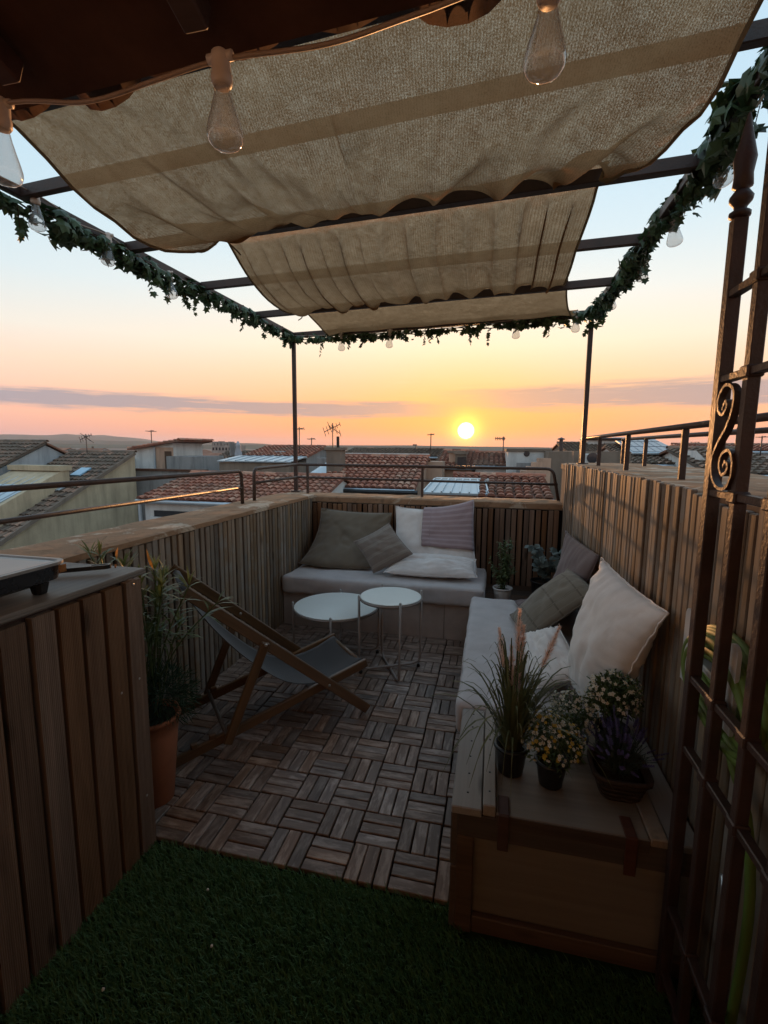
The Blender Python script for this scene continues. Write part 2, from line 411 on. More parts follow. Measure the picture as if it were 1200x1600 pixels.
plain('hill_scrub', (.075, .085, .060), .95, .35, .004, 0, .1, .05, .05)
plain('pebble', (.62, .58, .52), .6, .1, 30)
fabric('seat_fabric', (.52, .485, .485))
fabric('skirt_fabric', (.40, .335, .30))
fabric('pillow_green', (.185, .150, .112))
fabric('pillow_white', (.78, .735, .715))
fabric('pillow_mauve', (.150, .108, .108))
fabric('pillow_stripe', (.235, .190, .162), stripes=[(0, 4.0, (.09, .068, .055), .10), (0, 4.0, (.30, .26, .225), .30)])
fabric('pillow_plaid', (.195, .170, .135), stripes=[(0, 3.0, (.115, .095, .072), .07), (1, 3.0, (.115, .095, .072), .07), (0, 9.0, (.23, .205, .165), .10)])
fabric('towel_mauve', (.335, .245, .265), stripes=[(1, 22.0, (.44, .35, .365), .40)])
fabric('sling_fabric', (.056, .053, .053), weave=700)
leafmat('ivy_leaf', (.018, .040, .018), (.070, .115, .045), .42, .2)
leafmat('bamboo_leaf', (.045, .075, .022), (.17, .20, .075), .4, .3, attr=True)
leafmat('dark_needle', (.012, .034, .018), (.034, .075, .036), .55, .2, attr=True)
leafmat('tip_leaf', (.34, .17, .035), (.50, .23, .06), .45, .35, attr=True)
leafmat('grass_blade', (.045, .060, .020), (.16, .16, .07), .5, .25, attr=True)
leafmat('plume', (.78, .55, .45), (.88, .70, .60), .8, .45, attr=True)
leafmat('herb_leaf', (.030, .060, .018), (.085, .125, .035), .5, .25, attr=True)
leafmat('basil_leaf', (.05, .075, .025), (.12, .145, .055), .5, .25, attr=True)
leafmat('grey_leaf', (.085, .12, .115), (.16, .20, .19), .5, .15, attr=True)
leafmat('petal_white', (.62, .60, .50), (.78, .76, .68), .6, .3, attr=True)
leafmat('petal_yellow', (.52, .33, .04), (.60, .44, .07), .6, .3, attr=True)
leafmat('lavender_flower', (.065, .050, .135), (.125, .095, .215), .7, .2, attr=True)
leafmat('lavender_leaf', (.035, .055, .045), (.085, .11, .085), .6, .2, attr=True)
leafmat('turf_blade', (.055, .140, .048), (.110, .215, .080), .55, .2, attr=True)
def clay():
    g = G('clay_tile'); a = g.n('ShaderNodeAttribute', attribute_name='tint').outputs['Fac']
    n1 = g.noise(g.coord(rand=False), 5, 5, .6); n2 = g.noise(g.coord(rand=False), .5, 3)
    c = g.ramp(a, [(0.0, (.19, .074, .050)), (.35, (.34, .132, .084)), (.7, (.43, .182, .115)), (1.0, (.50, .29, .20))])
    c = g.mix(g.ramp(n1, [(.48, 0.0), (.72, .75)]), c, (.135, .110, .085))
    c = g.mix(g.ramp(n2, [(.5, 0.0), (.7, .5)]), c, (.17, .15, .115))
    g.done(g.pbr(c, .85, g.bump(g.noise(g.coord(rand=False), 40, 3), .3, .01), spec=.2))
    g = G('clay_tile_grey'); a = g.n('ShaderNodeAttribute', attribute_name='tint').outputs['Fac']
    n1 = g.noise(g.coord(rand=False), 5, 5, .6)
    c = g.ramp(a, [(0.0, (.10, .075, .060)), (.5, (.19, .135, .100)), (.85, (.25, .15, .105)), (1.0, (.33, .20, .14))])
    c = g.mix(g.ramp(n1, [(.45, 0.0), (.7, .8)]), c, (.12, .11, .085))
    g.done(g.pbr(c, .85, g.bump(g.noise(g.coord(rand=False), 40, 3), .3, .01), spec=.2))
    # far roofs: rows of tiles only as fine relief
    g = G('far_tile'); v = g.coord((1, 1, 1), rand=False, kind='UV'); w = g.n('ShaderNodeTexWave'); g.L.new(v, w.inputs['Vector']); w.inputs['Scale'].default_value = 1.6
    n1 = g.noise(g.coord(rand=True), .9, 4); hs = g.n('ShaderNodeHueSaturation')
    g.L.new(g.ramp(n1, [(.3, (.21, .105, .070)), (.7, (.33, .17, .115))]), hs.inputs['Color']); g.L.new(g.math('MULTIPLY_ADD', g.rnd(), .6, .65), hs.inputs['Value'])
    g.done(g.pbr(hs.outputs[0], .9, g.bump(w.outputs[0], .6, .05), spec=.1))
    g = G('eave_tile'); n1 = g.noise(g.coord(), 9, 5, .6)
    c = g.ramp(n1, [(.3, (.055, .027, .018)), (.7, (.12, .060, .038))])
    g.done(g.pbr(c, .85, g.bump(g.noise(g.coord(), 60, 3), .4, .004), spec=.15))
clay()
def ledge():
    g = G('ledge_render'); v = g.coord(rand=False)
    n1 = g.noise(v, 3.2, 6, .65, .8); n2 = g.noise(v, 22, 4, .6)
    c = g.ramp(n1, [(.30, (.19, .105, .065)), (.44, (.34, .21, .13)), (.56, (.30, .19, .12)), (.62, (.50, .41, .32)), (.78, (.40, .31, .23))])
    c = g.mix(g.ramp(n2, [(.55, 0.0), (.75, .6)]), c, (.13, .09, .065))
    h = g.math('MULTIPLY_ADD', n2, .35, n1)
    g.done(g.pbr(c, .9, g.bump(h, .7, .012), spec=.12))
ledge()
def shade():
    """open knitted shade cloth: diffuses, lets light through and leaves fine holes"""
    g = G('shade_cloth'); v = g.coord(rand=False)
    n1 = g.noise(v, 5, 5, .6); sp = g.noise(g.coord((560, 250, 320), rand=False), 1.0, 3, .7); cl = g.noise(v, 26, 4, .6); uvn = g.n('ShaderNodeTexCoord').outputs['UV']
    sx = g.n('ShaderNodeSeparateXYZ'); g.L.new(uvn, sx.inputs[0])
    th = g.math('SINE', g.math('MULTIPLY', sx.outputs[0], 820.0))
    f = g.math('MULTIPLY_ADD', th, .035, g.math('MULTIPLY_ADD', cl, .18, g.math('MULTIPLY', sp, 1.0)))
    c = g.mix(g.ramp(n1, [(.3, 0.0), (.7, 1.0)]), (.42, .222, .100), (.55, .306, .148))
    c = g.mix(g.ramp(f, [(.35, .0), (.85, 1.0)]), g.mix(1.0, c, (.34, .31, .28), 'MULTIPLY'), c)
    d = g.n('ShaderNodeBsdfDiffuse'); g.L.new(c, d.inputs[0]); t = g.n('ShaderNodeBsdfTranslucent'); g.L.new(c, t.inputs[0])
    g.L.new(g.bump(f, .25, .003), d.inputs['Normal'])
    # fold shading put into the shader by view angle, as knit closes up edge-on
    lw = g.n('ShaderNodeLayerWeight'); lw.inputs[0].default_value = .5; st = lw.outputs['Facing']
    m1 = g.n('ShaderNodeMixShader'); g.L.new(g.ramp(st, [(.35, .66), (.98, .22)]), m1.inputs[0]); g.L.new(d.outputs[0], m1.inputs[1]); g.L.new(t.outputs[0], m1.inputs[2])
    tr = g.n('ShaderNodeBsdfTransparent'); tr.inputs[0].default_value = (1, .86, .66, 1)
    hole = g.math('MULTIPLY', g.ramp(f, [(.56, 0.0), (.80, 1.0)]), g.ramp(st, [(.3, .30), (.9, .06)]))
    m2 = g.n('ShaderNodeMixShader'); g.L.new(hole, m2.inputs[0]); g.L.new(m1.outputs[0], m2.inputs[1]); g.L.new(tr.outputs[0], m2.inputs[2])
    g.done(m2.outputs[0])
    g = G('shade_hem'); c = (.30, .215, .13)
    d = g.n('ShaderNodeBsdfDiffuse'); d.inputs[0].default_value = (*c, 1); t = g.n('ShaderNodeBsdfTranslucent'); t.inputs[0].default_value = (*c, 1)
    m1 = g.n('ShaderNodeMixShader'); m1.inputs[0].default_value = .4; g.L.new(d.outputs[0], m1.inputs[1]); g.L.new(t.outputs[0], m1.inputs[2]); g.done(m1.outputs[0])
    g = G('bulb_glass'); lw = g.n('ShaderNodeLayerWeight'); lw.inputs[0].default_value = .35
    tr = g.n('ShaderNodeBsdfTransparent'); tr.inputs[0].default_value = (.93, .92, .91, 1); gl = g.n('ShaderNodeBsdfGlossy'); gl.inputs['Roughness'].default_value = .06
    df = g.n('ShaderNodeBsdfDiffuse'); df.inputs[0].default_value = (.75, .72, .70, 1)
    m0 = g.n('ShaderNodeMixShader'); m0.inputs[0].default_value = .18; g.L.new(tr.outputs[0], m0.inputs[1]); g.L.new(df.outputs[0], m0.inputs[2])
    m1 = g.n('ShaderNodeMixShader'); g.L.new(g.ramp(lw.outputs['Facing'], [(.25, .06), (.95, .75)]), m1.inputs[0]); g.L.new(m0.outputs[0], m1.inputs[1]); g.L.new(gl.outputs[0], m1.inputs[2]); g.done(m1.outputs[0])
shade()
def turf_mat():
    g = G('turf_base'); n1 = g.noise(g.coord(rand=False), 60, 4)
    g.done(g.pbr(g.ramp(n1, [(.3, (.012, .028, .012)), (.7, (.028, .060, .022))]), .9, g.bump(n1, .8, .006), spec=.1))
turf_mat()
m = MATS

# ================================================================== THE SETTING
GZ = -9.0
def ground():
    mb = MB(); n = 40
    rs = [0, 60, 150, 400, 1000, 2500, 5000, 9000]
    for i, r in enumerate(rs[1:]):
        for k in range(n):
            a0, a1 = k * 2 * math.pi / n, (k + 1) * 2 * math.pi / n
            mb.add([(rs[i] * math.cos(a), rs[i] * math.sin(a), GZ) for a in (a0, a1)] + [(r * math.cos(a), r * math.sin(a), GZ) for a in (a1, a0)], [(0, 1, 2, 3)])
    tag(mb.build('ground', m['city_ground'], fix=False), kind='structure')
    # far hills: three overlapping ranges, each a real ridge with depth
    for nm, dist, h0, amp, a0, a1, sd in (('hills', 2600, 6, 12, -85, 60, 1.0), ('hills', 4300, 22, 40, -88, -18, 7.0), ('hills', 6800, 60, 95, -92, -27, 13.0)):
        mb = MB(); cols = 160; rows = 9
        for i in range(cols + 1):
            t = i / cols; a = R(lerp(a0, a1, t)); edge = smoothstep(0, .06, t) * smoothstep(1, .75, t)
            h = (h0 + amp * (.5 + nse(t * 5, sd) * .8 + nse(t * 14, sd + 3) * .25 + nse(t * 45, sd) * .08)) * edge + (2 if edge < .05 else 0)
            for j in range(rows + 1):
                u = j / rows; prof = math.sin(u * math.pi) ** .8; d = dist * (1 + (u - .5) * .28)
                mb.v.append((d * math.sin(a), d * math.cos(a), GZ + (h - GZ) * prof * (1 + .1 * nse(t * 40, u * 6, sd)) if 0 < j < rows else GZ - 2))
        for i in range(cols):
            for j in range(rows):
                q = i * (rows + 1) + j; mb.f.append((q, q + rows + 1, q + rows + 2, q + 1)); mb.m.append(0)
        tag(mb.build(nm, m['hill_scrub'], smooth=True, fix=False), kind='structure')
ground()

# ------------------------------------------------------------------ terrace floor
XL, XR, YB = -1.6, 0.57, 4.05          # inner faces of the slat cladding
def terrace_floor():
    mb = MB(); mb.box((-2.1, -1.4, -.30), (1.2, 4.5, -.036)); tag(mb.build('floor', m['wall_grey']), kind='structure')
    # square deck tiles of three slats, laid crosswise like a basket weave
    base = MB(); base.box((XL + .005, 1.318, -.034), (XR - .005, 3.44, -.019))
    deck = base.build('deck', m['gap_black']); tag(deck, 'basket weave deck of small weathered wooden slats on the terrace', None, kind='structure')
    sl = MB(); sl.frame((0, 0, 0), V(1, 0, 0), V(0, 1, 0), V(0, 0, 1), .0732, .0222, .009, .0022)
    me = sl.mesh('slat'); me.materials.append(m['deck_wood'])
    x0, y0, s = -.43247, 1.31149, .15
    cells = []
    for j in range(0, 15):
        for i in range(-8, 7):
            cx, cyy = x0 + (i + .5) * s, y0 + .006 + (j + .5) * s
            if cx - s / 2 < XL - .04 or cx + s / 2 > 0.06: continue
            cells.append((i, j, cx, cyy))
    items = []
    for i, j, cx, cyy in cells:
        alongx = (i + j) % 2 == 1
        for k in (-1, 0, 1):
            off = k * .0488
            p = V(cx, cyy + off, 0) if alongx else V(cx + off, cyy, 0)
            near = p.y + .0
            hid = p.x > -.06 or (p.x < -1.14 and p.y < 1.36)
            items.append((near + (10 if hid else 0) + (.8 * max(0, -.95 - p.x)), p, 0 if alongx else math.pi / 2))
    items.sort(key=lambda q: q[0])
    rest = MB()
    for n, (_, p, a) in enumerate(items):
        a += random.uniform(-.010, .010); p = p + V(random.uniform(-.0012, .0012), random.uniform(-.0012, .0012), -.009 + random.uniform(-.0022, .0015))
        if n < 295:
            o = link('slat', me, deck, p, (random.uniform(-.008, .008), random.uniform(-.008, .008), a))
        else:
            rest.frame(p, V(math.cos(a), math.sin(a), 0), V(-math.sin(a), math.cos(a), 0), V(0, 0, 1), .0732, .0222, .009, .0022)
    tag(rest.build('slat_field', m['deck_wood'], deck), kind='stuff')
terrace_floor()

def turf():
    mb = MB(); mb.box((-1.6, -1.35, -.034), (XR, 1.312, -.016)); tag(mb.build('turf_mat', m['turf_base']), kind='structure')
    rnd = random.Random(3); v = []; f = []; c = []
    def blade(x, y):
        h = rnd.uniform(.016, .034); a = rnd.uniform(0, 6.283); w = rnd.uniform(.0011, .0019)
        lean = rnd.uniform(.2, 1.1) * h; b = rnd.uniform(0, 6.283) * .5 + 2.2
        dx, dy = math.cos(b) * lean, math.sin(b) * lean; px, py = math.cos(a) * w, math.sin(a) * w
        o = len(v); z = -.017
        v.extend([(x - px, y - py, z), (x + px, y + py, z), (x + dx * .35 + px * .8, y + dy * .35 + py * .8, z + h * .65), (x + dx * .35 - px * .8, y + dy * .35 - py * .8, z + h * .65), (x + dx, y + dy, z + h)])
        f.extend([(o, o + 1, o + 2, o + 3), (o + 3, o + 2, o + 4)]); t = rnd.random(); c.extend([t, t])
    for _ in range(80000):
        x = rnd.uniform(-1.2, .57); y = 1.308 - abs(rnd.random()) ** 1.0 * .80
        if x > -.03 and y > 1.22: continue
        blade(x, y)
    mb = MB(); mb.v = v; mb.f = f; mb.m = [0] * len(f); mb.c = c
    o = mb.build('grass', m['turf_blade'], fix=False); tag(o, 'short dark green artificial grass in front of the wooden deck', 'grass', kind='stuff')
    pm = MB(); pm.lathe([(0, -.004), (.0035, -.0025), (.0045, 0), (.003, .0028), (0, .0035)], (0, 0, 0), 7); me = pm.mesh('pebble', True); me.materials.append(m['pebble'])
    for i, (x, y, r_, lb) in enumerate(((-.72, 1.02, 0, 'tiny pale pebble on the grass nearest the counter boards'), (-.83, 1.17, 1, 'tiny pale pebble on the grass near the deck edge'), (-.93, .86, 2, 'tiny pale pebble on the grass at the bottom left of the picture'))):
        tag(link('pebble', me, None, (x, y, .012), (.3, r_, r_)), lb, 'pebble', 'pebbles lying on the grass')
turf()

# ------------------------------------------------------------------ parapet walls clad in slats
def slat_mesh(name, w, h, t, mat, bev=.003):
    mb = MB(); mb.frame((0, 0, h / 2), V(1, 0, 0), V(0, 1, 0), V(0, 0, 1), w / 2, t / 2, h / 2, bev); me = mb.mesh(name); me.materials.append(mat); return me
def uneven_cap(mb, lo, hi, axis, n=60, amp=.012):
    """masonry cap: a box whose top and edges are worn"""
    lo = Vector(lo); hi = Vector(hi)
    prof = [(0, 0), (0, .8), (.06, 1), (.3, 1), (.6, 1), (.94, 1), (1, .8), (1, 0)]
    for i in range(n + 1):
        t = i / n
        for k, (a, b) in enumerate(prof):
            o = 1 - axis; p = V(0, 0, lerp(lo.z, hi.z, b)); p[axis] = lerp(lo[axis], hi[axis], t); p[o] = lerp(lo[o], hi[o], a)
            w = 1 if 0 < k < 7 else .3
            p[o] += nse(t * 22, k * .35, lo.x * 3) * amp * w * (1 if k < 3 or k > 4 else 0); p.z += nse(t * 26, k * .7 + 5, lo.y * 2) * amp * .7 * (1 if 0 < k < 7 else 0)
            mb.v.append(tuple(p))
    q = len(prof)
    for i in range(n):
        for k in range(q - 1):
            a = i * q + k; mb.f.append((a, a + 1, a + q + 1, a + q)); mb.m.append(0)
    mb.f += [tuple(range(q)), tuple(n * q + k for k in range(q))]; mb.m += [0, 0]
def parapets():
    rnd = random.Random(5)
    # left wall
    w = thing('parapet_wall', 'left parapet wall clad in vertical wooden slats with worn stone cap', 'wall', 'slat clad parapet walls', (-1.75, 2.5, -.03))
    mb = MB(); mb.box((-1.93, -.9, -2.5), (XL - .030, YB + .30, .95)); mb.build('masonry', m['wall_brown'], w)
    mb = MB(); uneven_cap(mb, (-1.955, -.9, .948), (XL + .008, YB + .02, .978), 1); mb.build('cap', m['ledge_render'], w)
    mb = MB(); mb.box((XL - .0299, -.5, -.02), (XL - .018, YB, .915)); mb.build('backing', m['gap_black'], w)
    me = slat_mesh('slat', .0365, .966, .018, m['slat_wood'])
    y = YB - .03
    while y > 1.0:
        o = link('slat', me, w, V(XL - .009 + rnd.uniform(-.002, .002), y + rnd.uniform(-.0022, .0022), -.02 + rnd.uniform(-.006, .003)), (rnd.uniform(-.003, .003), rnd.uniform(-.003, .003), math.pi / 2)); y -= .0475
    # back wall
    w = thing('parapet_wall', 'back parapet wall of reddish vertical slats behind the long bench', 'wall', 'slat clad parapet walls', (-.5, 4.2, -.03))
    mb = MB(); mb.box((XL - .029, YB + .030, -2.5), (XR + .1, YB + .299, .915)); mb.build('masonry', m['wall_brown'], w)
    mb = MB(); uneven_cap(mb, (-1.955, YB + .021, .914), (XR - .004, YB + .34, .966), 0); mb.build('cap', m['ledge_render'], w)
    mb = MB(); mb.box((XL - .017, YB + .018, -.02), (XR - .001, YB + .0299, .905)); mb.build('backing', m['gap_black'], w)
    me = slat_mesh('slat', .0375, .925, .018, m['slat_wood_red'])
    x = XL + .022
    while x < XR - .02:
        link('slat', me, w, V(x + rnd.uniform(-.002, .002), YB + .009 + rnd.uniform(-.002, .002), -.02 + rnd.uniform(-.006, .003)), (rnd.uniform(-.003, .003), rnd.uniform(-.003, .003), 0)); x += .0478
    # right wall, taller
    w = thing('parapet_wall', 'tall right parapet wall of vertical slats carrying a double iron railing', 'wall', 'slat clad parapet walls', (.8, 2.0, -.03))
    mb = MB(); mb.box((XR + .030, -.9, -2.5), (1.30, YB + .42, 1.235)); mb.build('masonry', m['wall_brown'], w)
    mb = MB(); uneven_cap(mb, (XR + .021, -.9, 1.236), (1.33, YB + .44, 1.288), 1, 90); mb.build('cap', m['ledge_render'], w)
    mb = MB(); mb.box((XR + .018, -.5, -.02), (XR + .0299, YB + .017, 1.25)); mb.build('backing', m['gap_black'], w)
    me = slat_mesh('slat', .0345, 1.305, .018, m['slat_wood'])
    y = YB + .0
    while y > .15:
        low = -.028 if 1.2 < y < 1.42 else (-.012 if 1.42 <= y < 1.55 else 0)
        link('slat', me, w, V(XR + .009 + rnd.uniform(-.0025, .0025), y + rnd.uniform(-.002, .002), -.012 + low + rnd.uniform(-.005, .004)), (rnd.uniform(-.003, .003), rnd.uniform(-.003, .003), math.pi / 2)); y -= .0452
parapets()

# ------------------------------------------------------------------ railings
def railings():
    t = thing('railing', 'two bar brown iron railing along the left wall beyond the counter', 'railing', 'iron railings on the parapets', (-1.83, 3.2, .97))
    xr = -1.845
    mb = MB(); mb.tube(round_path([(xr, -.2, 1.245), (xr, 3.24, 1.222), (xr, 3.245, .962)], .05), .0135, 10); mb.build('top_rail', m['rail_iron'], t, True)
    mb = MB(); mb.tube([(xr, -.2, 1.118), (xr, 3.242, 1.098)], .011, 8); mb.build('lower_rail', m['rail_iron'], t, True)
    for y in (.3, 1.25):
        mb = MB(); mb.tube([(xr, y, .962), (xr, y, 1.24)], .011, 8); mb.build('post', m['rail_iron'], t, True)
    t = thing('railing', 'iron railing turning the corner above the back bench', 'railing', 'iron railings on the parapets', (-.6, 4.3, .96))
    yb = 4.27
    path = [(xr, 3.43, .962), (xr, 3.435, 1.232), (xr + .005, yb, 1.240), (.50, yb, 1.238), (.56, yb, .955)]
    mb = MB(); mb.tube(round_path(path, .055), .0135, 10); mb.build('top_rail', m['rail_iron'], t, True)
    mb = MB(); mb.tube(round_path([(xr, 3.436, 1.118), (xr + .005, yb, 1.118), (.545, yb, 1.105)], .03), .011, 8); mb.build('lower_rail', m['rail_iron'], t, True)
    for x in (-1.73, -.62):
        mb = MB(); mb.bar((x, yb + .001, .958), (x, yb + .001, 1.235), .022, .022, (0, 1, 0), .002); mb.build('post', m['rail_iron'], t)
    t = thing('railing', 'rusty double iron railing on top of the tall right wall', 'railing', 'iron railings on the parapets', (.9, 3.0, 1.285))
    xf, xb_ = .735, 1.06
    mb = MB(); mb.tube(round_path([(xf, -.4, 1.497), (xf, 4.40, 1.497), (xb_, 4.42, 1.492), (xb_, -.4, 1.478)], .03), .0125, 8); mb.build('top_rail', m['rail_iron'], t, True)
    for x, y in ((xf, 4.385), (xf, 3.66), (xf, 2.93), (xf, 2.11), (xf, 1.3), (xb_, 4.36), (xb_, 3.75), (xb_, 3.05), (xb_, 1.9)):
        mb = MB(); mb.bar((x, y, 1.275), (x, y, 1.487), .024, .020, (0, 1, 0), .003); mb.build('post', m['iron_brown'], t)
railings()

# ------------------------------------------------------------------ pergola
ZB = 2.455
def pergola():
    t = thing('pergola', 'slim dark brown pergola frame standing on the parapets over the terrace', 'pergola', None, (-1.88, 4.36, .97))
    L0, R0 = V(-1.89, 4.36, 0), V(.705, 4.12, 0)
    def bar(nm, a, b, w, h, bev=.003):
        mb = MB(); mb.bar(a, b, w, h, (0, 0, 1), bev); return mb.build(nm, m['iron_brown'], t)
    for p, zb in ((L0, .955), (R0, 1.27)):
        mb = MB(); mb.bar((p.x, p.y, zb), (p.x, p.y, ZB + .02), .034, .034, (0, 1, 0), .003); po = mb.build('post', m['iron_brown'], t)
        mb = MB(); mb.box((p.x - .04, p.y - .04, zb + .012), (p.x + .04, p.y + .04, zb + .026), .003); mb.build('base_plate', m['iron_brown'], po)
    bar('side_beam', (-2.02, .75, ZB), (-1.89, 4.40, ZB), .032, .042); bar('side_beam', (.70, .75, ZB), (.705, 4.16, ZB), .032, .042)
    for a, b, w in (((-1.98, 1.76), (.70, 1.53), .032), ((-1.96, 2.335), (.70, 2.115), .044), ((-1.93, 2.96), (.70, 2.775), .032), ((-1.91, 3.665), (.70, 3.40), .034), ((-1.90, 4.37), (.705, 4.13), .032)):
        bar('rafter', (a[0], a[1], ZB + .002), (b[0], b[1], ZB + .002), w, .048)
pergola()

def shade_cloth():
    # stations: (y on the left edge, y on the right edge, height, x left, x right)
    st = [(1.10, 1.02, 2.56, -1.57, .60), (1.30, 1.26, 2.43, -1.56, .585), (1.60, 1.48, 2.335, -1.555, .545), (1.90, 1.70, 2.315, -1.53, .485), (2.10, 1.90, 2.372, -1.46, .43), (2.23, 2.03, 2.437, -1.41, .395), (2.33, 2.115, 2.492, -1.39, .375),
          (2.46, 2.26, 2.455, -1.42, .375), (2.75, 2.55, 2.405, -1.50, .385), (3.05, 2.83, 2.372, -1.535, .395), (3.33, 3.08, 2.362, -1.52, .395), (3.52, 3.27, 2.418, -1.515, .40), (3.66, 3.40, 2.492, -1.51, .42),
          (3.80, 3.54, 2.455, -1.50, .45), (4.00, 3.78, 2.415, -1.50, .52), (4.22, 4.00, 2.42, -1.52, .58), (4.37, 4.13, 2.489, -1.55, .60)]
    nu, per = 330, 10
    rows = []
    for i in range(len(st) - 1):
        a0 = st[max(i - 1, 0)]; a1 = st[i]; a2 = st[i + 1]; a3 = st[min(i + 2, len(st) - 1)]
        for k in range(per):
            t = k / per
            rows.append((i + t, [.5 * ((2 * p1) + (p2 - p0) * t + (2 * p0 - 5 * p1 + 4 * p2 - p3) * t * t + (3 * p1 - p0 - 3 * p2 + p3) * t ** 3) for p0, p1, p2, p3 in zip(a0, a1, a2, a3)]))
    rows.append((len(st) - 1, list(st[-1])))
    v = []; uv = []
    for s_, (yl, yr, z, xl, xr) in rows:
        for j in range(nu + 1):
            u = j / nu; x = lerp(xl, xr, u); y = lerp(yl, yr, u)
            # how free the cloth hangs here: nothing at the rafters it lies on
            free = max(0.0, min(1.0, (2.478 - z) / .09))
            near = smoothstep(6, 4.2, s_) * smoothstep(0, 1.5, s_); mid = smoothstep(6.2, 7.5, s_) * smoothstep(12, 10.8, s_); far = smoothstep(12.2, 13.5, s_)
            edge = math.sin(u * math.pi)
            dz = 0
            # long diagonal wrinkles in the first bay
            dz += near * free * (.040 * nse(u * 2.6 + s_ * .55, s_ * .55, 2.0) + .030 * nse(u * 8 + (s_ * 1.3 if u > .5 else -s_ * 1.3) , s_ * .45, 7.0) + .016 * abs(nse(u * 15 - (.5 - u) * s_ * 3.0, s_ * .5, 9.0)) - .020 * edge)
            dz += smoothstep(3.0, 4.6, s_) * smoothstep(6, 5.0, s_) * .014 * math.sin(u * 34 + 4 * nse(u * 4, 3))
            # pleats running down the second bay, deeper towards the scalloped end
            ph = u * 52 + 3.0 * nse(u * 5, 1.3) + .7 * nse(s_ * .8, u * 3)
            ple = (math.sin(ph) + .35 * math.sin(ph * 2.1 + 1))
            dz += mid * (.010 + .010 * smoothstep(8.5, 11, s_)) * ple + mid * .006 * nse(u * 40, s_ * 1.2, 4)
            dz += far * free * (.010 * nse(u * 7 + s_, s_ * 1.5, 3.0) + .006 * math.sin(u * 30 + s_ * 2))
            # the free side edges pull in and dip
            dz -= free * .02 * (max(0, 1 - u / .08) ** 2 + max(0, 1 - (1 - u) / .08) ** 2)
            # gathered tucks: the cloth doubles over itself in narrow folds
            tk = mid * smoothstep(6.3, 7.4, s_) * (.80 + .55 * nse(u * 6.0, 8.8, s_ * .12)); pt = u * 2 * math.pi * 15 + 5 * nse(u * 3.1, 2.2) + .35 * nse(s_ * .7, u * 9)
            x += .0255 * tk * math.sin(pt); dz += .012 * tk * math.cos(pt)
            sgn = 1 if u > .5 else -1; tn = near * smoothstep(1.2, 4.0, s_) * (.62 + .62 * abs(2 * u - 1)) * (.75 + .6 * nse(u * 5 + 3, 4.4, s_ * .2)); pn = u * 2 * math.pi * 9 + sgn * s_ * .9 + 4 * nse(u * 2.3, s_ * .25, 6.6)
            x += .050 * tn * math.sin(pn) * smoothstep(2.0, 4.6, s_); dz += .046 * tn * math.cos(pn)
            x += (.5 - u) * .10 * free * smoothstep(.0, 1, 1) * (abs(2 * u - 1) ** 4)
            v.append((x, y + .012 * mid * ple * 0, z + dz)); uv.append((u * 2.0, s_ * .19))
    f = []
    nr = len(rows)
    for i in range(nr - 1):
        for j in range(nu):
            a = i * (nu + 1) + j; f.append((a, a + 1, a + nu + 2, a + nu + 1))
    me = bpy.data.meshes.new('shade_cloth'); me.from_pydata(v, [], f); me.materials.append(m['shade_cloth']); me.polygons.foreach_set('use_smooth', [True] * len(f))
    ul = me.uv_layers.new(name='UVMap'); lv = [0] * (len(me.loops)); me.loops.foreach_get('vertex_index', lv); ul.data.foreach_set('uv', [q for i in lv for q in uv[i]])
    o = link('shade_cloth', me); tag(o, 'beige knitted shade cloth draped over the pergola rafters', 'shade cloth')
    # rolled hems along both free sides
    for j in (0, nu):
        mb = MB(); mb.tube([V(*v[i * (nu + 1) + j]) for i in range(0, nr, 3)], .006, 6); mb.build('hem', m['shade_hem'], o, True)
    # loose ties at the rafter ends
    for p, q in (((-1.40, 2.32, 2.47), (-1.33, 2.40, 2.40)), ((-1.51, 3.64, 2.47), (-1.56, 3.70, 2.41))):
        mb = MB(); mb.tube(arc_pts([p, lerp(V(*p), V(*q), .5) + V(.02, 0, -.015), q], 5), .004, 6); mb.build('tie', m['shade_hem'], o, True)
shade_cloth()

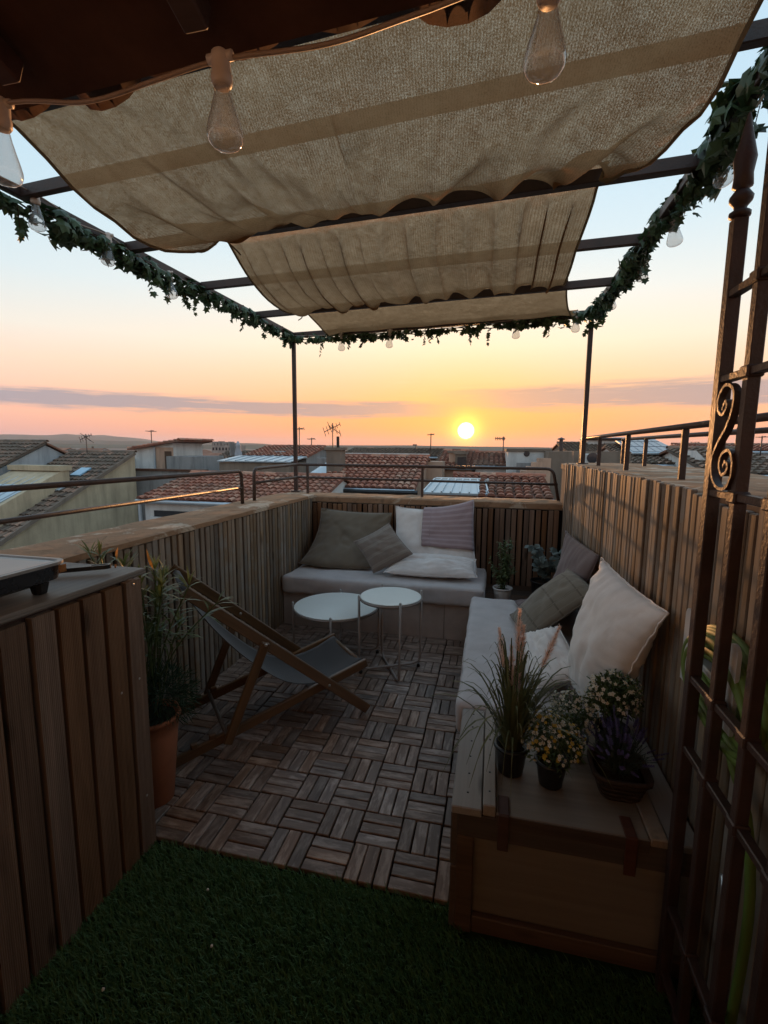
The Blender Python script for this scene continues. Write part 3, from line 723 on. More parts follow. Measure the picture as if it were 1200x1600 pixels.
# ------------------------------------------------------------------ the house the terrace belongs to: tiled eave overhead, wall behind
def house_eave():
    h = thing('house', 'dark underside of the tiled house eave across the top left corner', 'house', None, (-.5, -.9, -.03))
    mb = MB(); mb.box((-2.4, -1.3, -2.5), (1.9, -.95, 2.8)); mb.build('wall', m['wall_limewash'], h)
    sl = .30; skew = -.062                     # rise per metre going back, drift of the eave line
    def ey(x): return 1.035 + skew * (x + .9)
    z0 = 2.195
    A = [(-2.5, ey(-2.5) - .03, z0), (1.6, ey(1.6) - .03, z0), (1.6, -1.6, z0 + (ey(1.6) + 1.5) * sl), (-2.5, -1.6, z0 + (ey(-2.5) + 1.5) * sl)]
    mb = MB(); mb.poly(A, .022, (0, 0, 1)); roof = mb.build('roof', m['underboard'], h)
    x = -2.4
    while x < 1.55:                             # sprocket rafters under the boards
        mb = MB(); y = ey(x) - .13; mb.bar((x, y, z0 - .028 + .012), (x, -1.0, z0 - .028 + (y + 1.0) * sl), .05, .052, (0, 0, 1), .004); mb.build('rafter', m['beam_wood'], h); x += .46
    def shell(r, up_, ln, taper):
        mb = MB(); n = 7
        for rr in (r, r - .012):
            for k, (yy, s_) in enumerate(((0, 1), (-ln, taper))):
                for i in range(n + 1):
                    a = math.pi * i / n; mb.v.append((math.cos(a) * rr * s_, yy, (math.sin(a) * rr * s_ * .82) * (1 if up_ else -1)))
        w = n + 1
        def q(s_, e, i): return (s_ * 2 + e) * w + i
        for i in range(n):
            mb.f += [(q(0, 0, i), q(0, 0, i + 1), q(0, 1, i + 1), q(0, 1, i)), (q(1, 0, i), q(1, 1, i), q(1, 1, i + 1), q(1, 0, i + 1)), (q(0, 0, i), q(1, 0, i), q(1, 0, i + 1), q(0, 0, i + 1))]
        for i in (0, n): mb.f.append((q(0, 0, i), q(0, 1, i), q(1, 1, i), q(1, 0, i)))
        mb.m = [0] * len(mb.f)
        me = mb.mesh('roof_tile', True); me.materials.append(m['eave_tile']); return me
    ch = shell(.092, False, .42, .86); co = shell(.080, True, .42, .84)
    rnd = random.Random(11); x = -2.2; ang = -math.atan(sl)
    while x < 1.5:
        y = ey(x) + .035 + rnd.uniform(-.03, .03)
        link('roof_tile', ch, roof, (x, y, z0 + .078 + rnd.uniform(-.008, .008)), (ang + .02, rnd.uniform(-.06, .06), rnd.uniform(-.05, .05)))
        x2 = x + .105; y2 = ey(x2) + .035 + rnd.uniform(-.035, .02)
        link('roof_tile', co, roof, (x2, y2, z0 + .082 + rnd.uniform(-.008, .006)), (ang, rnd.uniform(-.05, .05), rnd.uniform(-.05, .05))); x += .21
    return h
house_eave()
def front_rafter():
    p = bpy.data.objects['pergola']
    mb = MB(); mb.bar((-1.99, 1.262, 2.352), (.70, 1.067, 2.352), .03, .034, (0, 0, 1), .003); mb.build('rafter', m['iron_brown'], p)
    for x, y in ((-1.985, 1.262), (.70, 1.067)):
        mb = MB(); mb.bar((x, y, 2.352), (x, y, 2.45), .024, .024, (0, 1, 0), .003); mb.build('hanger', m['iron_brown'], p)
front_rafter()

# ------------------------------------------------------------------ ivy garlands
def ivy_leaf_mesh(i):
    rnd = random.Random(40 + i)
    out = [(0, 0), (.30, -.12), (.52, .10), (.34, .26), (.56, .60), (.24, .58), (.0, 1.0), (-.22, .60), (-.55, .56), (-.34, .28), (-.54, .08), (-.28, -.13)]
    v = [(0, .35, .05)] + [(x * rnd.uniform(.88, 1.1), y * rnd.uniform(.92, 1.06), -.28 * abs(x) + (-.18 * y * y if y > .5 else 0)) for x, y in out]
    mb = MB(); mb.add(v, [(0, k, k % 12 + 1) for k in range(1, 13)]); me = mb.mesh('leaf'); me.materials.append(m['ivy_leaf']); return me
IVY = [ivy_leaf_mesh(i) for i in range(4)]
def rdir_(rnd):
    return V(rnd.uniform(-1, 1), rnd.uniform(-1, 1), rnd.uniform(-.2, 1)).normalized()
def garland(label, path, rad, n_leaf, n_obj, seed, size):
    rnd = random.Random(seed)
    t = thing('ivy_garland', label, 'garland', 'ivy garlands on the pergola', path[0])
    P = arc_pts(path, 12); 
    for s_ in range(3):
        Q = [p + V(rad * .35 * math.sin(i * .35 + s_ * 2.1), rad * .3 * math.cos(i * .41 + s_), rad * .35 * math.cos(i * .35 + s_ * 2.1)) for i, p in enumerate(P)]
        mb = MB(); mb.tube(Q, .004, 5); mb.build('vine', m['bark'], t, True)
    cum = [0]
    for a, b in zip(P, P[1:]): cum.append(cum[-1] + (b - a).length)
    rest = MB(); items = []
    for i in range(n_leaf):
        s_ = rnd.random() * cum[-1]; k = max(0, min(len(P) - 2, next((q for q, c in enumerate(cum) if c > s_), len(P)) - 1))
        u = (s_ - cum[k]) / max(1e-6, cum[k + 1] - cum[k]); c = P[k].lerp(P[k + 1], u); tg = (P[k + 1] - P[k]).normalized()
        dens = .62 + .75 * nse(s_ * 4, seed * 1.7)
        if nse(s_ * 6.5, seed * 9.1) < -.22 and rnd.random() < .6: continue
        a = rnd.uniform(0, 6.283); e1 = tg.cross(V(0, 0, 1)).normalized(); e2 = e1.cross(tg)
        dr = (e1 * math.cos(a) + e2 * math.sin(a)); r = rad * dens * math.sqrt(rnd.random()) * 1.15
        if dr.z < 0: r *= 1.15
        p = c + dr * r; sc = size * rnd.uniform(.45, 1.30)
        nrm = (dr + V(rnd.uniform(-.8, .8), rnd.uniform(-.8, .8), rnd.uniform(-.3, .6))).normalized(); dn = (V(rnd.uniform(-.8, .8), rnd.uniform(-.8, .8), -1) + tg * rnd.uniform(-.8, .8))
        Y = (dn - nrm * dn.dot(nrm)).normalized(); X = Y.cross(nrm)
        items.append((sc * 3 + r * 12 - (p - CAM_POS).length * .05, p, X, Y, nrm, sc))
    for q in range(int(cum[-1] * 5)):                    # stray trails hanging free
        k = rnd.randint(0, len(P) - 2); b = P[k] + V(rnd.uniform(-rad, rad) * .6, 0, -rad * .5); dd = V(rnd.uniform(-.6, .6), rnd.uniform(-.6, .6), -1).normalized(); ln = rnd.uniform(.05, .13); st = MB(); st.tube([b + V(0, 0, rad * .5), b + dd * ln * .5, b + dd * ln + V(0, 0, .01)], .0015, 4, False); st.build('trail', m['bark'], t)
        for w in range(4):
            p = b + dd * (ln * (w + 1) / 4); nrm = rdir_(rnd); Y = (dd - nrm * dd.dot(nrm)).normalized(); items.append((.2, p, Y.cross(nrm), Y, nrm, size * rnd.uniform(.5, .85)))
    items.sort(key=lambda q: -q[0])
    for i, (_, p, X, Y, Z, sc) in enumerate(items):
        me = IVY[i % 4]
        Mx = Matrix((X * sc, Y * sc, Z * sc)).transposed().to_4x4(); Mx.translation = p
        if i < n_obj:
            o = link('leaf', me, t); o.matrix_basis = Mx
        else:
            rest.add([Mx @ vv.co for vv in me.vertices], [tuple(pl.vertices) for pl in me.polygons])
    if rest.v: tag(rest.build('foliage', m['ivy_leaf'], t, fix=False), kind='stuff')
    return t
garland('thick ivy garland wound along the right pergola beam', [(.712, 4.12, 2.44), (.72, 3.7, 2.45), (.735, 3.2, 2.445), (.72, 2.7, 2.47), (.745, 2.2, 2.46), (.715, 1.8, 2.47), (.735, 1.45, 2.46), (.71, 1.05, 2.49)], .078, 1150, 290, 1, .062)
garland('ivy garland wound along the left pergola beam', [(-1.90, 4.34, 2.43), (-1.905, 3.7, 2.42), (-1.935, 3.1, 2.43), (-1.95, 2.6, 2.40), (-1.945, 2.15, 2.40), (-1.97, 1.7, 2.385), (-1.985, 1.2, 2.41)], .062, 900, 290, 2, .055)
garland('thin ivy garland along the back pergola beam above the horizon', [(-1.87, 4.335, 2.42), (-1.4, 4.30, 2.405), (-.8, 4.245, 2.40), (-.2, 4.185, 2.405), (.3, 4.14, 2.415), (.70, 4.10, 2.44)], .048, 620, 120, 3, .050)

# ------------------------------------------------------------------ string lights
def bulb_parts():
    gp = [(.0125, 0), (.0135, -.010), (.0165, -.024), (.0225, -.045), (.029, -.066), (.0325, -.080), (.0330, -.088), (.030, -.097), (.022, -.104), (.010, -.1075), (0, -.108)]
    mb = MB(); mb.lathe(gp[::-1], (0, 0, 0), 20); me = mb.mesh('bulb', True); me.materials.append(m['bulb_glass'])
    mb = MB(); mb.lathe([(0, .052), (.010, .051), (.0155, .046), (.0165, .036), (.0165, .018), (.0185, .012), (.0185, .0), (.0150, -.006), (0, -.006)][::-1], (0, 0, 0), 14); mb.tube([(-.024, 0, .040), (.024, 0, .040)], .0085, 8); ms = mb.mesh('socket', True); ms.materials.append(m['socket_plastic'])
    mb = MB(); mb.tube([(0, 0, -.004), (0, 0, -.03)], .0022, 6)
    for s_ in (-1, 1): mb.tube([(0, 0, -.03), (.007 * s_, 0, -.038), (.006 * s_, 0, -.072), (.002 * s_, 0, -.078)], .0009, 4)
    mf = mb.mesh('filament', True); mf.materials.append(m['coir'])
    return me, ms, mf
BULB = bulb_parts()
def string_light(label, cable, bulbs, thick=.0035):
    t = thing('string_light', label, 'string light', 'strings of clear bulbs', cable[0])
    mb = MB(); mb.tube(arc_pts(cable, 8), thick, 6); mb.build('cable', m['cable_rubber'], t, True)
    for p, rx, ry, rz in bulbs:
        b = link('bulb', BULB[0], t, p, (rx, ry, rz)); link('socket', BULB[1], b)
    return t
string_light('near string of three big clear bulbs hanging under the tiled eave', [(-1.35, .90, 2.075), (-.99, .85, 2.079), (-.78, .845, 2.052), (-.63, .845, 2.066), (-.497, .85, 2.083), (-.30, .855, 2.080), (-.15, .855, 2.098), (.055, .85, 2.118), (.45, .85, 2.10)],
             [((-.497, .85, 2.046), .02, -.03, 0), ((.056, .85, 2.080), 0, .03, .3), ((-.992, .85, 2.040), 0, .05, .1)], .0042)
string_light('string of clear bulbs tucked in the left ivy garland', [(-1.97, 1.3, 2.44), (-1.93, 1.775, 2.455), (-1.95, 2.0, 2.44), (-1.93, 2.165, 2.450), (-1.94, 2.4, 2.43), (-1.925, 2.627, 2.425), (-1.92, 3.4, 2.45), (-1.90, 4.3, 2.44)],
             [((-1.93, 1.775, 2.418), .08, .1, 0), ((-1.93, 2.165, 2.412), -.05, .06, .2), ((-1.925, 2.627, 2.388), .05, -.08, 0)])
string_light('string of clear bulbs under the ivy on the back beam', [(-1.87, 4.32, 2.44), (-1.40, 4.30, 2.425), (-.93, 4.255, 2.425), (-.4, 4.2, 2.43), (.145, 4.15, 2.44), (.58, 4.11, 2.455), (.70, 4.10, 2.46)],
             [((-1.392, 4.29, 2.388), .05, .0, 0), ((-.93, 4.245, 2.388), 0, .05, 0), ((.142, 4.15, 2.402), .04, 0, 0), ((.592, 4.10, 2.420), 0, .04, 0)])
string_light('string of clear bulbs tucked in the right ivy garland', [(.70, 4.05, 2.46), (.76, 3.78, 2.53), (.74, 3.4, 2.46), (.75, 3.03, 2.475), (.74, 2.52, 2.455), (.76, 2.3, 2.44), (.75, 2.08, 2.485), (.73, 1.3, 2.5)],
             [((.752, 2.08, 2.452), -.1, -.2, 0), ((.750, 2.515, 2.425), .08, -.16, 0), ((.755, 3.03, 2.440), .05, -.15, 0), ((.765, 3.78, 2.49), 0, -.1, 0)])

# ================================================================== FURNITURE
def soft_box(lo, hi, r, nx, ny, nz, amp=.006, seed=0, puff=.0):
    """rounded cushion block"""
    lo = Vector(lo); hi = Vector(hi); c = (lo + hi) / 2; h = (hi - lo) / 2; n = (nx, ny, nz); idx = {}; mb = MB(); uv = []
    def vert(k):
        if k in idx: return idx[k]
        p = V(*[(2 * k[i] / n[i] - 1) * h[i] for i in range(3)]); q = V(*[max(-(h[i] - r), min(h[i] - r, p[i])) for i in range(3)]); d = p - q
        if d.length > 1e-9: p = q + d.normalized() * min(r, d.length if (abs(p.x) < h.x - r) + (abs(p.y) < h.y - r) + (abs(p.z) < h.z - r) >= 2 else r)
        a, b = p.x / h.x, p.y / h.y
        p.z += puff * (1 - a * a) * (1 - b * b) * (1 if p.z > 0 else 0)
        w = c + p; nn = nse(w.x * 7 + seed, w.y * 7, w.z * 7) * amp + nse(w.x * 22 + seed, w.y * 18, w.z * 22) * amp * .4
        w = w + (d.normalized() if d.length > 1e-9 else V(0, 0, 1)) * nn
        idx[k] = len(mb.v); mb.v.append(tuple(w)); return idx[k]
    for ax in range(3):
        o1, o2 = [(1, 2), (2, 0), (0, 1)][ax]
        for side in (0, n[ax]):
            for i in range(n[o1]):
                for j in range(n[o2]):
                    q = []
                    for a, b in ((0, 0), (1, 0), (1, 1), (0, 1)):
                        k = [0, 0, 0]; k[ax] = side; k[o1] = i + a; k[o2] = j + b; q.append(vert(tuple(k)))
                    mb.f.append(tuple(q) if side else tuple(q[::-1])); mb.m.append(0)
    return mb
def pillow(name, label, ctrl, thick, mat, seed, wr=.010, group='scatter pillows', parts=True, pinch=.55):
    """ctrl: 3x3 rows of centre-surface points; a stuffed case with pinched corners, puckers and a seam"""
    n = 36; rnd = random.Random(seed)
    C = [[Vector(p) for p in row] for row in ctrl]
    def lag(t): return (2 * (t - .5) * (t - 1), -4 * t * (t - 1), 2 * t * (t - .5))
    def surf(u, v):
        a, b = lag(u), lag(v); p = V(0, 0, 0)
        for i in range(3):
            for j in range(3): p = p + C[i][j] * (b[i] * a[j])
        return p
    top = []; bot = []; edge = set()
    grid = {}
    vs = []; uv = []
    def nrm(u, v):
        e = .01; du = surf(min(1, u + e), v) - surf(max(0, u - e), v); dv = surf(u, min(1, v + e)) - surf(u, max(0, v - e)); return du.cross(dv).normalized()
    for side in (1, -1):
        for i in range(n + 1):
            for j in range(n + 1):
                u0, v0 = j / n, i / n; a, b = 2 * u0 - 1, 2 * v0 - 1
                # sides curve inwards between the corners
                u = .5 + a * .5 * (1 - .055 * (1 - b * b)); v = .5 + b * .5 * (1 - .055 * (1 - a * a))
                border = i in (0, n) or j in (0, n)
                if side < 0 and border: grid[(side, i, j)] = grid[(1, i, j)]; continue
                p = surf(u, v); N = nrm(u, v)
                e = max(0, (1 - a * a)) * max(0, (1 - b * b)); th = thick * .5 * (e ** pinch)
                w = 0
                # puckers that radiate from seams and corners, soft dents inside
                ra = abs(a) ** 3; rb = abs(b) ** 3
                w += wr * .9 * rb * nse(a * 9, seed * 3.1, b * 1.2) + wr * .9 * ra * nse(b * 9, seed * 5.7, a * 1.2)
                dg = abs(a * b); w += wr * 1.2 * dg * nse((a - b) * 6, (a + b) * 1.5, seed * 2.3)
                w += wr * 1.5 * e * nse(a * 1.7 + seed, b * 1.7, side) + wr * .9 * e * nse(a * 3.5 + b * 2, b * 3.5 - a * 2, seed)
                fold = nse(a * 2.2 + b * 1.3 + seed, (a - b) * .8, 3.3); w -= wr * 2.0 * e * max(0, .16 - abs(fold)) / .16 * .55
                grid[(side, i, j)] = len(vs); vs.append(p + N * (side * (th + (w if not border else 0))) + (N * (w * .6) if border else V(0, 0, 0))); uv.append((u0, v0))
    fs = []
    for side in (1, -1):
        for i in range(n):
            for j in range(n):
                q = [grid[(side, i, j)], grid[(side, i, j + 1)], grid[(side, i + 1, j + 1)], grid[(side, i + 1, j)]]
                fs.append(tuple(q if side > 0 else q[::-1]))
    me = bpy.data.meshes.new(name); me.from_pydata([tuple(p) for p in vs], [], fs); me.materials.append(m[mat]); me.polygons.foreach_set('use_smooth', [True] * len(fs))
    ul = me.uv_layers.new(name='UVMap'); lv = [0] * len(me.loops); me.loops.foreach_get('vertex_index', lv); ul.data.foreach_set('uv', [q for i in lv for q in uv[i]])
    o = link(name, me); tag(o, label, 'pillow', group)
    loop = [grid[(1, 0, j)] for j in range(n)] + [grid[(1, i, n)] for i in range(n)] + [grid[(1, n, n - j)] for j in range(n)] + [grid[(1, n - i, 0)] for i in range(n)]
    mb = MB(); mb.tube([vs[i] for i in loop] + [vs[loop[0]]], .0032, 5, False); mb.build('seam', m[mat], o, True)
    return o, vs, grid, n

def back_bench():
    t = thing('bench', 'long low bench under the back wall with a grey brown fabric skirt', 'bench', None, (-.8, 3.7, 0))
    mb = MB(); mb.box((-1.585, 3.40, -.012), (-.105, 4.045, .258), .004); mb.build('base', m['ply_wood'], t)
    # skirt: two hanging cloth panels with soft waves
    for a, b, nm in ((-1.59, -.312, 'skirt'), (-.308, -.095, 'skirt')):
        mb = MB(); n = 90; k = 10
        for i in range(n + 1):
            for j in range(k + 1):
                x = lerp(a, b, i / n); z = lerp(.262, -.008, j / k); w = (j / k) * .009 * (nse(x * 6, 1.1) + .6 * nse(x * 17, 4.0, j * .1))
                mb.v.append((x, 3.386 - .004 * (j / k) + w, z))
        for i in range(n):
            for j in range(k):
                q = i * (k + 1) + j; mb.f.append((q, q + 1, q + k + 2, q + k + 1)); mb.m.append(0)
        mb.build(nm, m['skirt_fabric'], t, True)
    mb = soft_box((-1.588, 3.345, .264), (-.022, 4.03, .402), .028, 70, 36, 8, .0085, 3, .010); c = mb.build('seat_cushion', m['seat_fabric'], None, True)
    tag(c, 'long pale grey seat cushion on the back bench', 'cushion', 'bench seat cushions')
    mb = MB(); mb.tube(round_path([(-1.58, 3.350, .385), (-.03, 3.350, .385), (-.03, 4.0, .385)], .03), .003, 5); mb.build('piping', m['seat_fabric'], c, True)
    # corner platform for the plants
    s = thing('corner_platform', 'dark wooden corner platform between the two benches', 'platform', None, (.28, 3.6, 0))
    mb = MB(); mb.box((-.09, 3.23, -.012), (.565, 4.045, .235)); mb.build('base', m['dark_plank'], s)
    for i in range(6):
        mb = MB(); y = 3.225 + i * .1375; mb.box((-.02, y, .236), (.566, y + .132, .258), .003); mb.build('plank', m['dark_plank'], s)
back_bench()

def right_bench():
    t = thing('bench', 'low bench along the right wall under the white pillows', 'bench', None, (.24, 2.45, 0))
    mb = MB(); mb.box((-.075, 1.775, -.012), (.566, 3.19, .268), .004); mb.build('base', m['ply_wood'], t)
    mb = MB(); n = 80
    for i in range(n + 1):
        for j in range(9):
            y = lerp(1.772, 3.192, i / n); z = lerp(.272, -.006, j / 8); mb.v.append((-.083 + (j / 8) * .007 * nse(y * 7, 2.0), y, z))
    for i in range(n):
        for j in range(8):
            q = i * 9 + j; mb.f.append((q, q + 1, q + 10, q + 9)); mb.m.append(0)
    mb.build('skirt', m['skirt_fabric'], t, True)
    mb = soft_box((-.108, 1.765, .273), (.562, 3.165, .412), .028, 36, 66, 8, .0085, 9, .010); c = mb.build('seat_cushion', m['seat_fabric'], None, True)
    tag(c, 'pale grey seat cushion on the right bench below the white pillow', 'cushion', 'bench seat cushions')
    mb = MB(); mb.tube(round_path([(-.103, 1.78, .395), (-.103, 3.16, .395), (.5, 3.16, .395)], .03), .003, 5); mb.build('piping', m['seat_fabric'], c, True)
right_bench()

def storage_box():
    t = thing('storage_box', 'wooden storage box with plywood lid at the end of the right bench', 'storage box', None, (.25, 1.5, 0))
    x0, x1, y0, y1 = -.058, .553, 1.268, 1.755
    mb = MB(); mb.box((x0, y0, -.012), (x1, y1, .352)); mb.build('front_panel', m['panel_ply'], t)
    def pl(nm, lo, hi, mat, bev=.003):
        mb = MB(); mb.box(lo, hi, bev); return mb.build(nm, m[mat], t)
    pl('rail', (x0 - .004, y0 - .024, .300), (x1, y0 - .001, .372), 'dark_plank'); pl('rail', (x0 + .046, y0 - .023, -.008), (x1, y0 - .001, .045), 'dark_plank')
    pl('corner_post', (x0 - .004, y0 - .0245, -.012), (x0 + .045, y0 - .001, .2995), 'dark_plank')
    pl('side_board', (x0 - .022, y0 - .02, .20), (x0 - .001, y1 - .002, .371), 'dark_plank'); pl('side_board', (x0 - .021, y0 - .02, -.008), (x0 - .001, y1 - .002, .195), 'dark_plank')
    pl('lid', (.046, y0 - .026, .374), (.438, y1, .390), 'ply_wood', .002)
    pl('lid_edge', (.046, y0 - .030, .3532), (.438, y0 - .0265, .3885), 'dark_plank', .001)
    a = pl('plank', (-.079, y0 - .032, .373), (.006, y1 + .004, .398), 'pale_plank'); b = pl('plank', (.0085, y0 - .022, .373), (.0445, y1 + .004, .409), 'pale_plank')
    pl('plank', (.4395, y0 - .028, .373), (.482, y1, .397), 'slat_wood'); pl('plank', (.4835, y0 - .03, .372), (.560, y1, .393), 'pale_plank')
    sm = MB(); sm.lathe([(.0032, -.001), (.0032, .0006), (.002, .0012), (0, .0012)], (0, 0, 0), 8); me = sm.mesh('screw'); me.materials.append(m['black_plastic'])
    for i in range(6):
        link('screw', me, a, (-.036, y0 + .03 + i * .085, .3984)); link('screw', me, b, (.0265, y0 + .035 + i * .085, .4094))
    for (sx, sy) in ((.066, y0 - .03), (.392, y0 - .032)):       # leather-like straps over the lid edge
        mb = MB(); mb.bar((sx, sy + .075, .3935), (sx, sy - .001, .3935), .030, .005, (0, 0, 1), .002); mb.bar((sx, sy - .0035, .395), (sx, sy - .0035, .285), .030, .005, (0, 1, 0), .002); mb.build('strap', m['beam_wood'], t)
storage_box()

# ------------------------------------------------------------------ pillows
pillow('pillow', 'big olive green pillow leaning in the back left corner', [[(-1.56, 3.63, .44), (-1.23, 3.58, .42), (-.94, 3.64, .43)], [(-1.515, 3.86, .62), (-1.20, 3.88, .60), (-.86, 3.86, .62)], [(-1.49, 3.985, .865), (-1.16, 3.99, .855), (-.84, 3.98, .845)]], .17, 'pillow_green', 4, .012)
pillow('pillow', 'low white pillow lying on the back bench below the mauve towel', [[(-.800, 3.50, .445), (-.44, 3.47, .445), (-.080, 3.52, .445)], [(-.78, 3.60, .485), (-.44, 3.60, .495), (-.09, 3.61, .49)], [(-.75, 3.70, .54), (-.44, 3.72, .56), (-.10, 3.70, .545)]], .115, 'pillow_white', 29, .011)
wp = pillow('pillow', 'big white pillow on the back bench half covered by a mauve towel', [[(-.775, 3.66, .415), (-.43, 3.66, .41), (-.082, 3.68, .425)], [(-.79, 3.84, .62), (-.46, 3.86, .61), (-.11, 3.83, .64)], [(-.805, 3.985, .905), (-.47, 4.0, .905), (-.145, 3.975, .965)]], .17, 'pillow_white', 6, .011)
pillow('pillow', 'small brown striped pillow resting on its corner between green and white pillows', [[(-.885, 3.52, .425), (-.98, 3.58, .54), (-1.085, 3.64, .645)], [(-.735, 3.55, .495), (-.845, 3.62, .60), (-.95, 3.70, .715)], [(-.585, 3.58, .585), (-.70, 3.66, .69), (-.815, 3.75, .795)]], .12, 'pillow_stripe', 8, .007)
pillow('pillow', 'dark mauve pillow slumped in the far right corner', [[(.165, 3.07, .435), (.19, 2.85, .44), (.235, 2.62, .44)], [(.40, 3.19, .50), (.43, 2.93, .54), (.46, 2.72, .56)], [(.505, 3.46, .845), (.54, 3.02, .86), (.55, 2.58, .86)]], .15, 'pillow_mauve', 11, .010)
pillow('pillow', 'khaki plaid pillow between the mauve and the white pillow', [[(.130, 2.78, .435), (.155, 2.60, .43), (.215, 2.42, .435)], [(.315, 2.84, .56), (.335, 2.62, .60), (.375, 2.40, .575)], [(.455, 2.92, .70), (.485, 2.66, .725), (.515, 2.40, .71)]], .13, 'pillow_plaid', 13, .008)
pillow('pillow', 'big white pillow leaning on the right wall behind the potted flowers', [[(.335, 1.99, .455), (.375, 1.80, .45), (.420, 1.645, .465)], [(.398, 2.03, .675), (.430, 1.82, .675), (.468, 1.615, .67)], [(.455, 2.085, .958), (.50, 1.83, .935), (.528, 1.525, .918)]], .20, 'pillow_white', 17, .013)
pillow('pillow', 'low white pillow lying on the seat in front of the big right white pillow', [[(.150, 2.40, .462), (.155, 2.12, .468), (.190, 1.85, .462)], [(.245, 2.38, .50), (.26, 2.10, .505), (.29, 1.84, .50)], [(.335, 2.33, .555), (.355, 2.08, .56), (.365, 1.86, .545)]], .125, 'pillow_white', 23, .013)

def towel():
    """folded towel lying over the white pillow's top half"""
    o, vs, grid, n = wp
    t = MB(); uv = []; I0, I1, J0, J1 = 15, n, 13, n
    rows = []
    for i in range(I0, I1 + 1):
        rows.append([vs[grid[(1, i, j)]] for j in range(J0, J1 + 1)])
    ks = len(rows[0])
    pts = []; 
    for a, row in enumerate(rows):
        out = []
        for b, p in enumerate(row):
            q = p + V(0, -.012 - .006 * (1 if b > 4 else 0), .004)
            if a == 0: q += V(0, -.004, -.012)
            out.append(q)
        pts.append(out)
    # over the top and a hand's width down the back
    for k in range(1, 7): pts.append([p + V(0, .016 * k * (1 if k < 3 else .5) + .004, .012 * math.sin(min(k, 3) / 3 * 3.14) - .012 * max(0, k - 2)) for p in pts[len(rows) - 1]])
    R_ = len(pts); v = []; 
    for a in range(R_):
        for b in range(ks): v.append(tuple(pts[a][b])); uv.append((b / ks * .5, a / R_ * .5))
    f = [(a * ks + b, a * ks + b + 1, (a + 1) * ks + b + 1, (a + 1) * ks + b) for a in range(R_ - 1) for b in range(ks - 1)]
    me = bpy.data.meshes.new('towel'); me.from_pydata(v, [], f); me.materials.append(m['towel_mauve']); me.polygons.foreach_set('use_smooth', [True] * len(f))
    ul = me.uv_layers.new(name='UVMap'); lv = [0] * len(me.loops); me.loops.foreach_get('vertex_index', lv); ul.data.foreach_set('uv', [q for i in lv for q in uv[i]])
    ob = link('towel', me); tag(ob, 'folded mauve striped towel over the top of the white pillow on the back bench', 'towel')
    md = ob.modifiers.new('thickness', 'SOLIDIFY'); md.thickness = .007; md.offset = 1
    # edge of the inner fold
    mb = MB(); mb.tube([V(*v[a * ks + 4]) + V(0, -.006, 0) for a in range(0, len(rows))], .004, 6); mb.build('fold', m['towel_mauve'], ob, True)
towel()

# ------------------------------------------------------------------ tables
def table(label, c, h, r, rot):
    t = thing('side_table', label, 'table', 'round metal side tables', (c[0], c[1], 0))
    cx, cyy = c
    mb = MB(); mb.lathe([(r - .003, h - .006), (r, h - .003), (r, h), (r - .004, h + .002), (0, h + .002)], (cx, cyy, 0), 64); tp = mb.build('table_top', m['table_top'], t)
    mb = MB(); mb.lathe([(r - .02, h - .020), (r + .004, h - .019), (r + .0055, h - .008), (r - .001, h - .0065), (r - .02, h - .0065)], (cx, cyy, 0), 64); mb.build('rim', m['table_metal'], tp, True)
    for k in range(2):
        a = rot + k * math.pi / 2; d = V(math.cos(a), math.sin(a), 0); ro = r + .013
        mb = MB(); zf = .009 + .0165 * k
        mb.tube(round_path([V(cx, cyy, h + .012) + d * ro, V(cx, cyy, zf + .02) + d * ro * .985, V(cx, cyy, zf) + d * (ro - .05), V(cx, cyy, zf) - d * (ro - .05), V(cx, cyy, zf + .02) - d * ro * .985, V(cx, cyy, h + .012) - d * ro], .035), .0078, 10)
        mb.build('leg_hoop', m['table_metal'], t, True)
        for s_ in (-1, 1):
            mb = MB(); p = V(cx, cyy, h + .012) + d * ro * s_; mb.lathe([(.0078, 0), (.0078, .004), (.005, .008), (0, .009)], p, 10); mb.build('end_cap', m['screw_metal'], t, True)
            if k == 1:
                mb = MB(); p = V(cx, cyy, 0) + d * (ro - .012) * s_; mb.lathe([(.011, 0), (.011, .012), (.007, .02)], p, 10); mb.build('foot', m['black_plastic'], t)
table('taller small round white table in front of the back bench', (-.592, 2.80), .488, .190, R(-62))
table('lower wide round white table beside the deck chair', (-1.008, 2.965), .338, .283, R(-78))

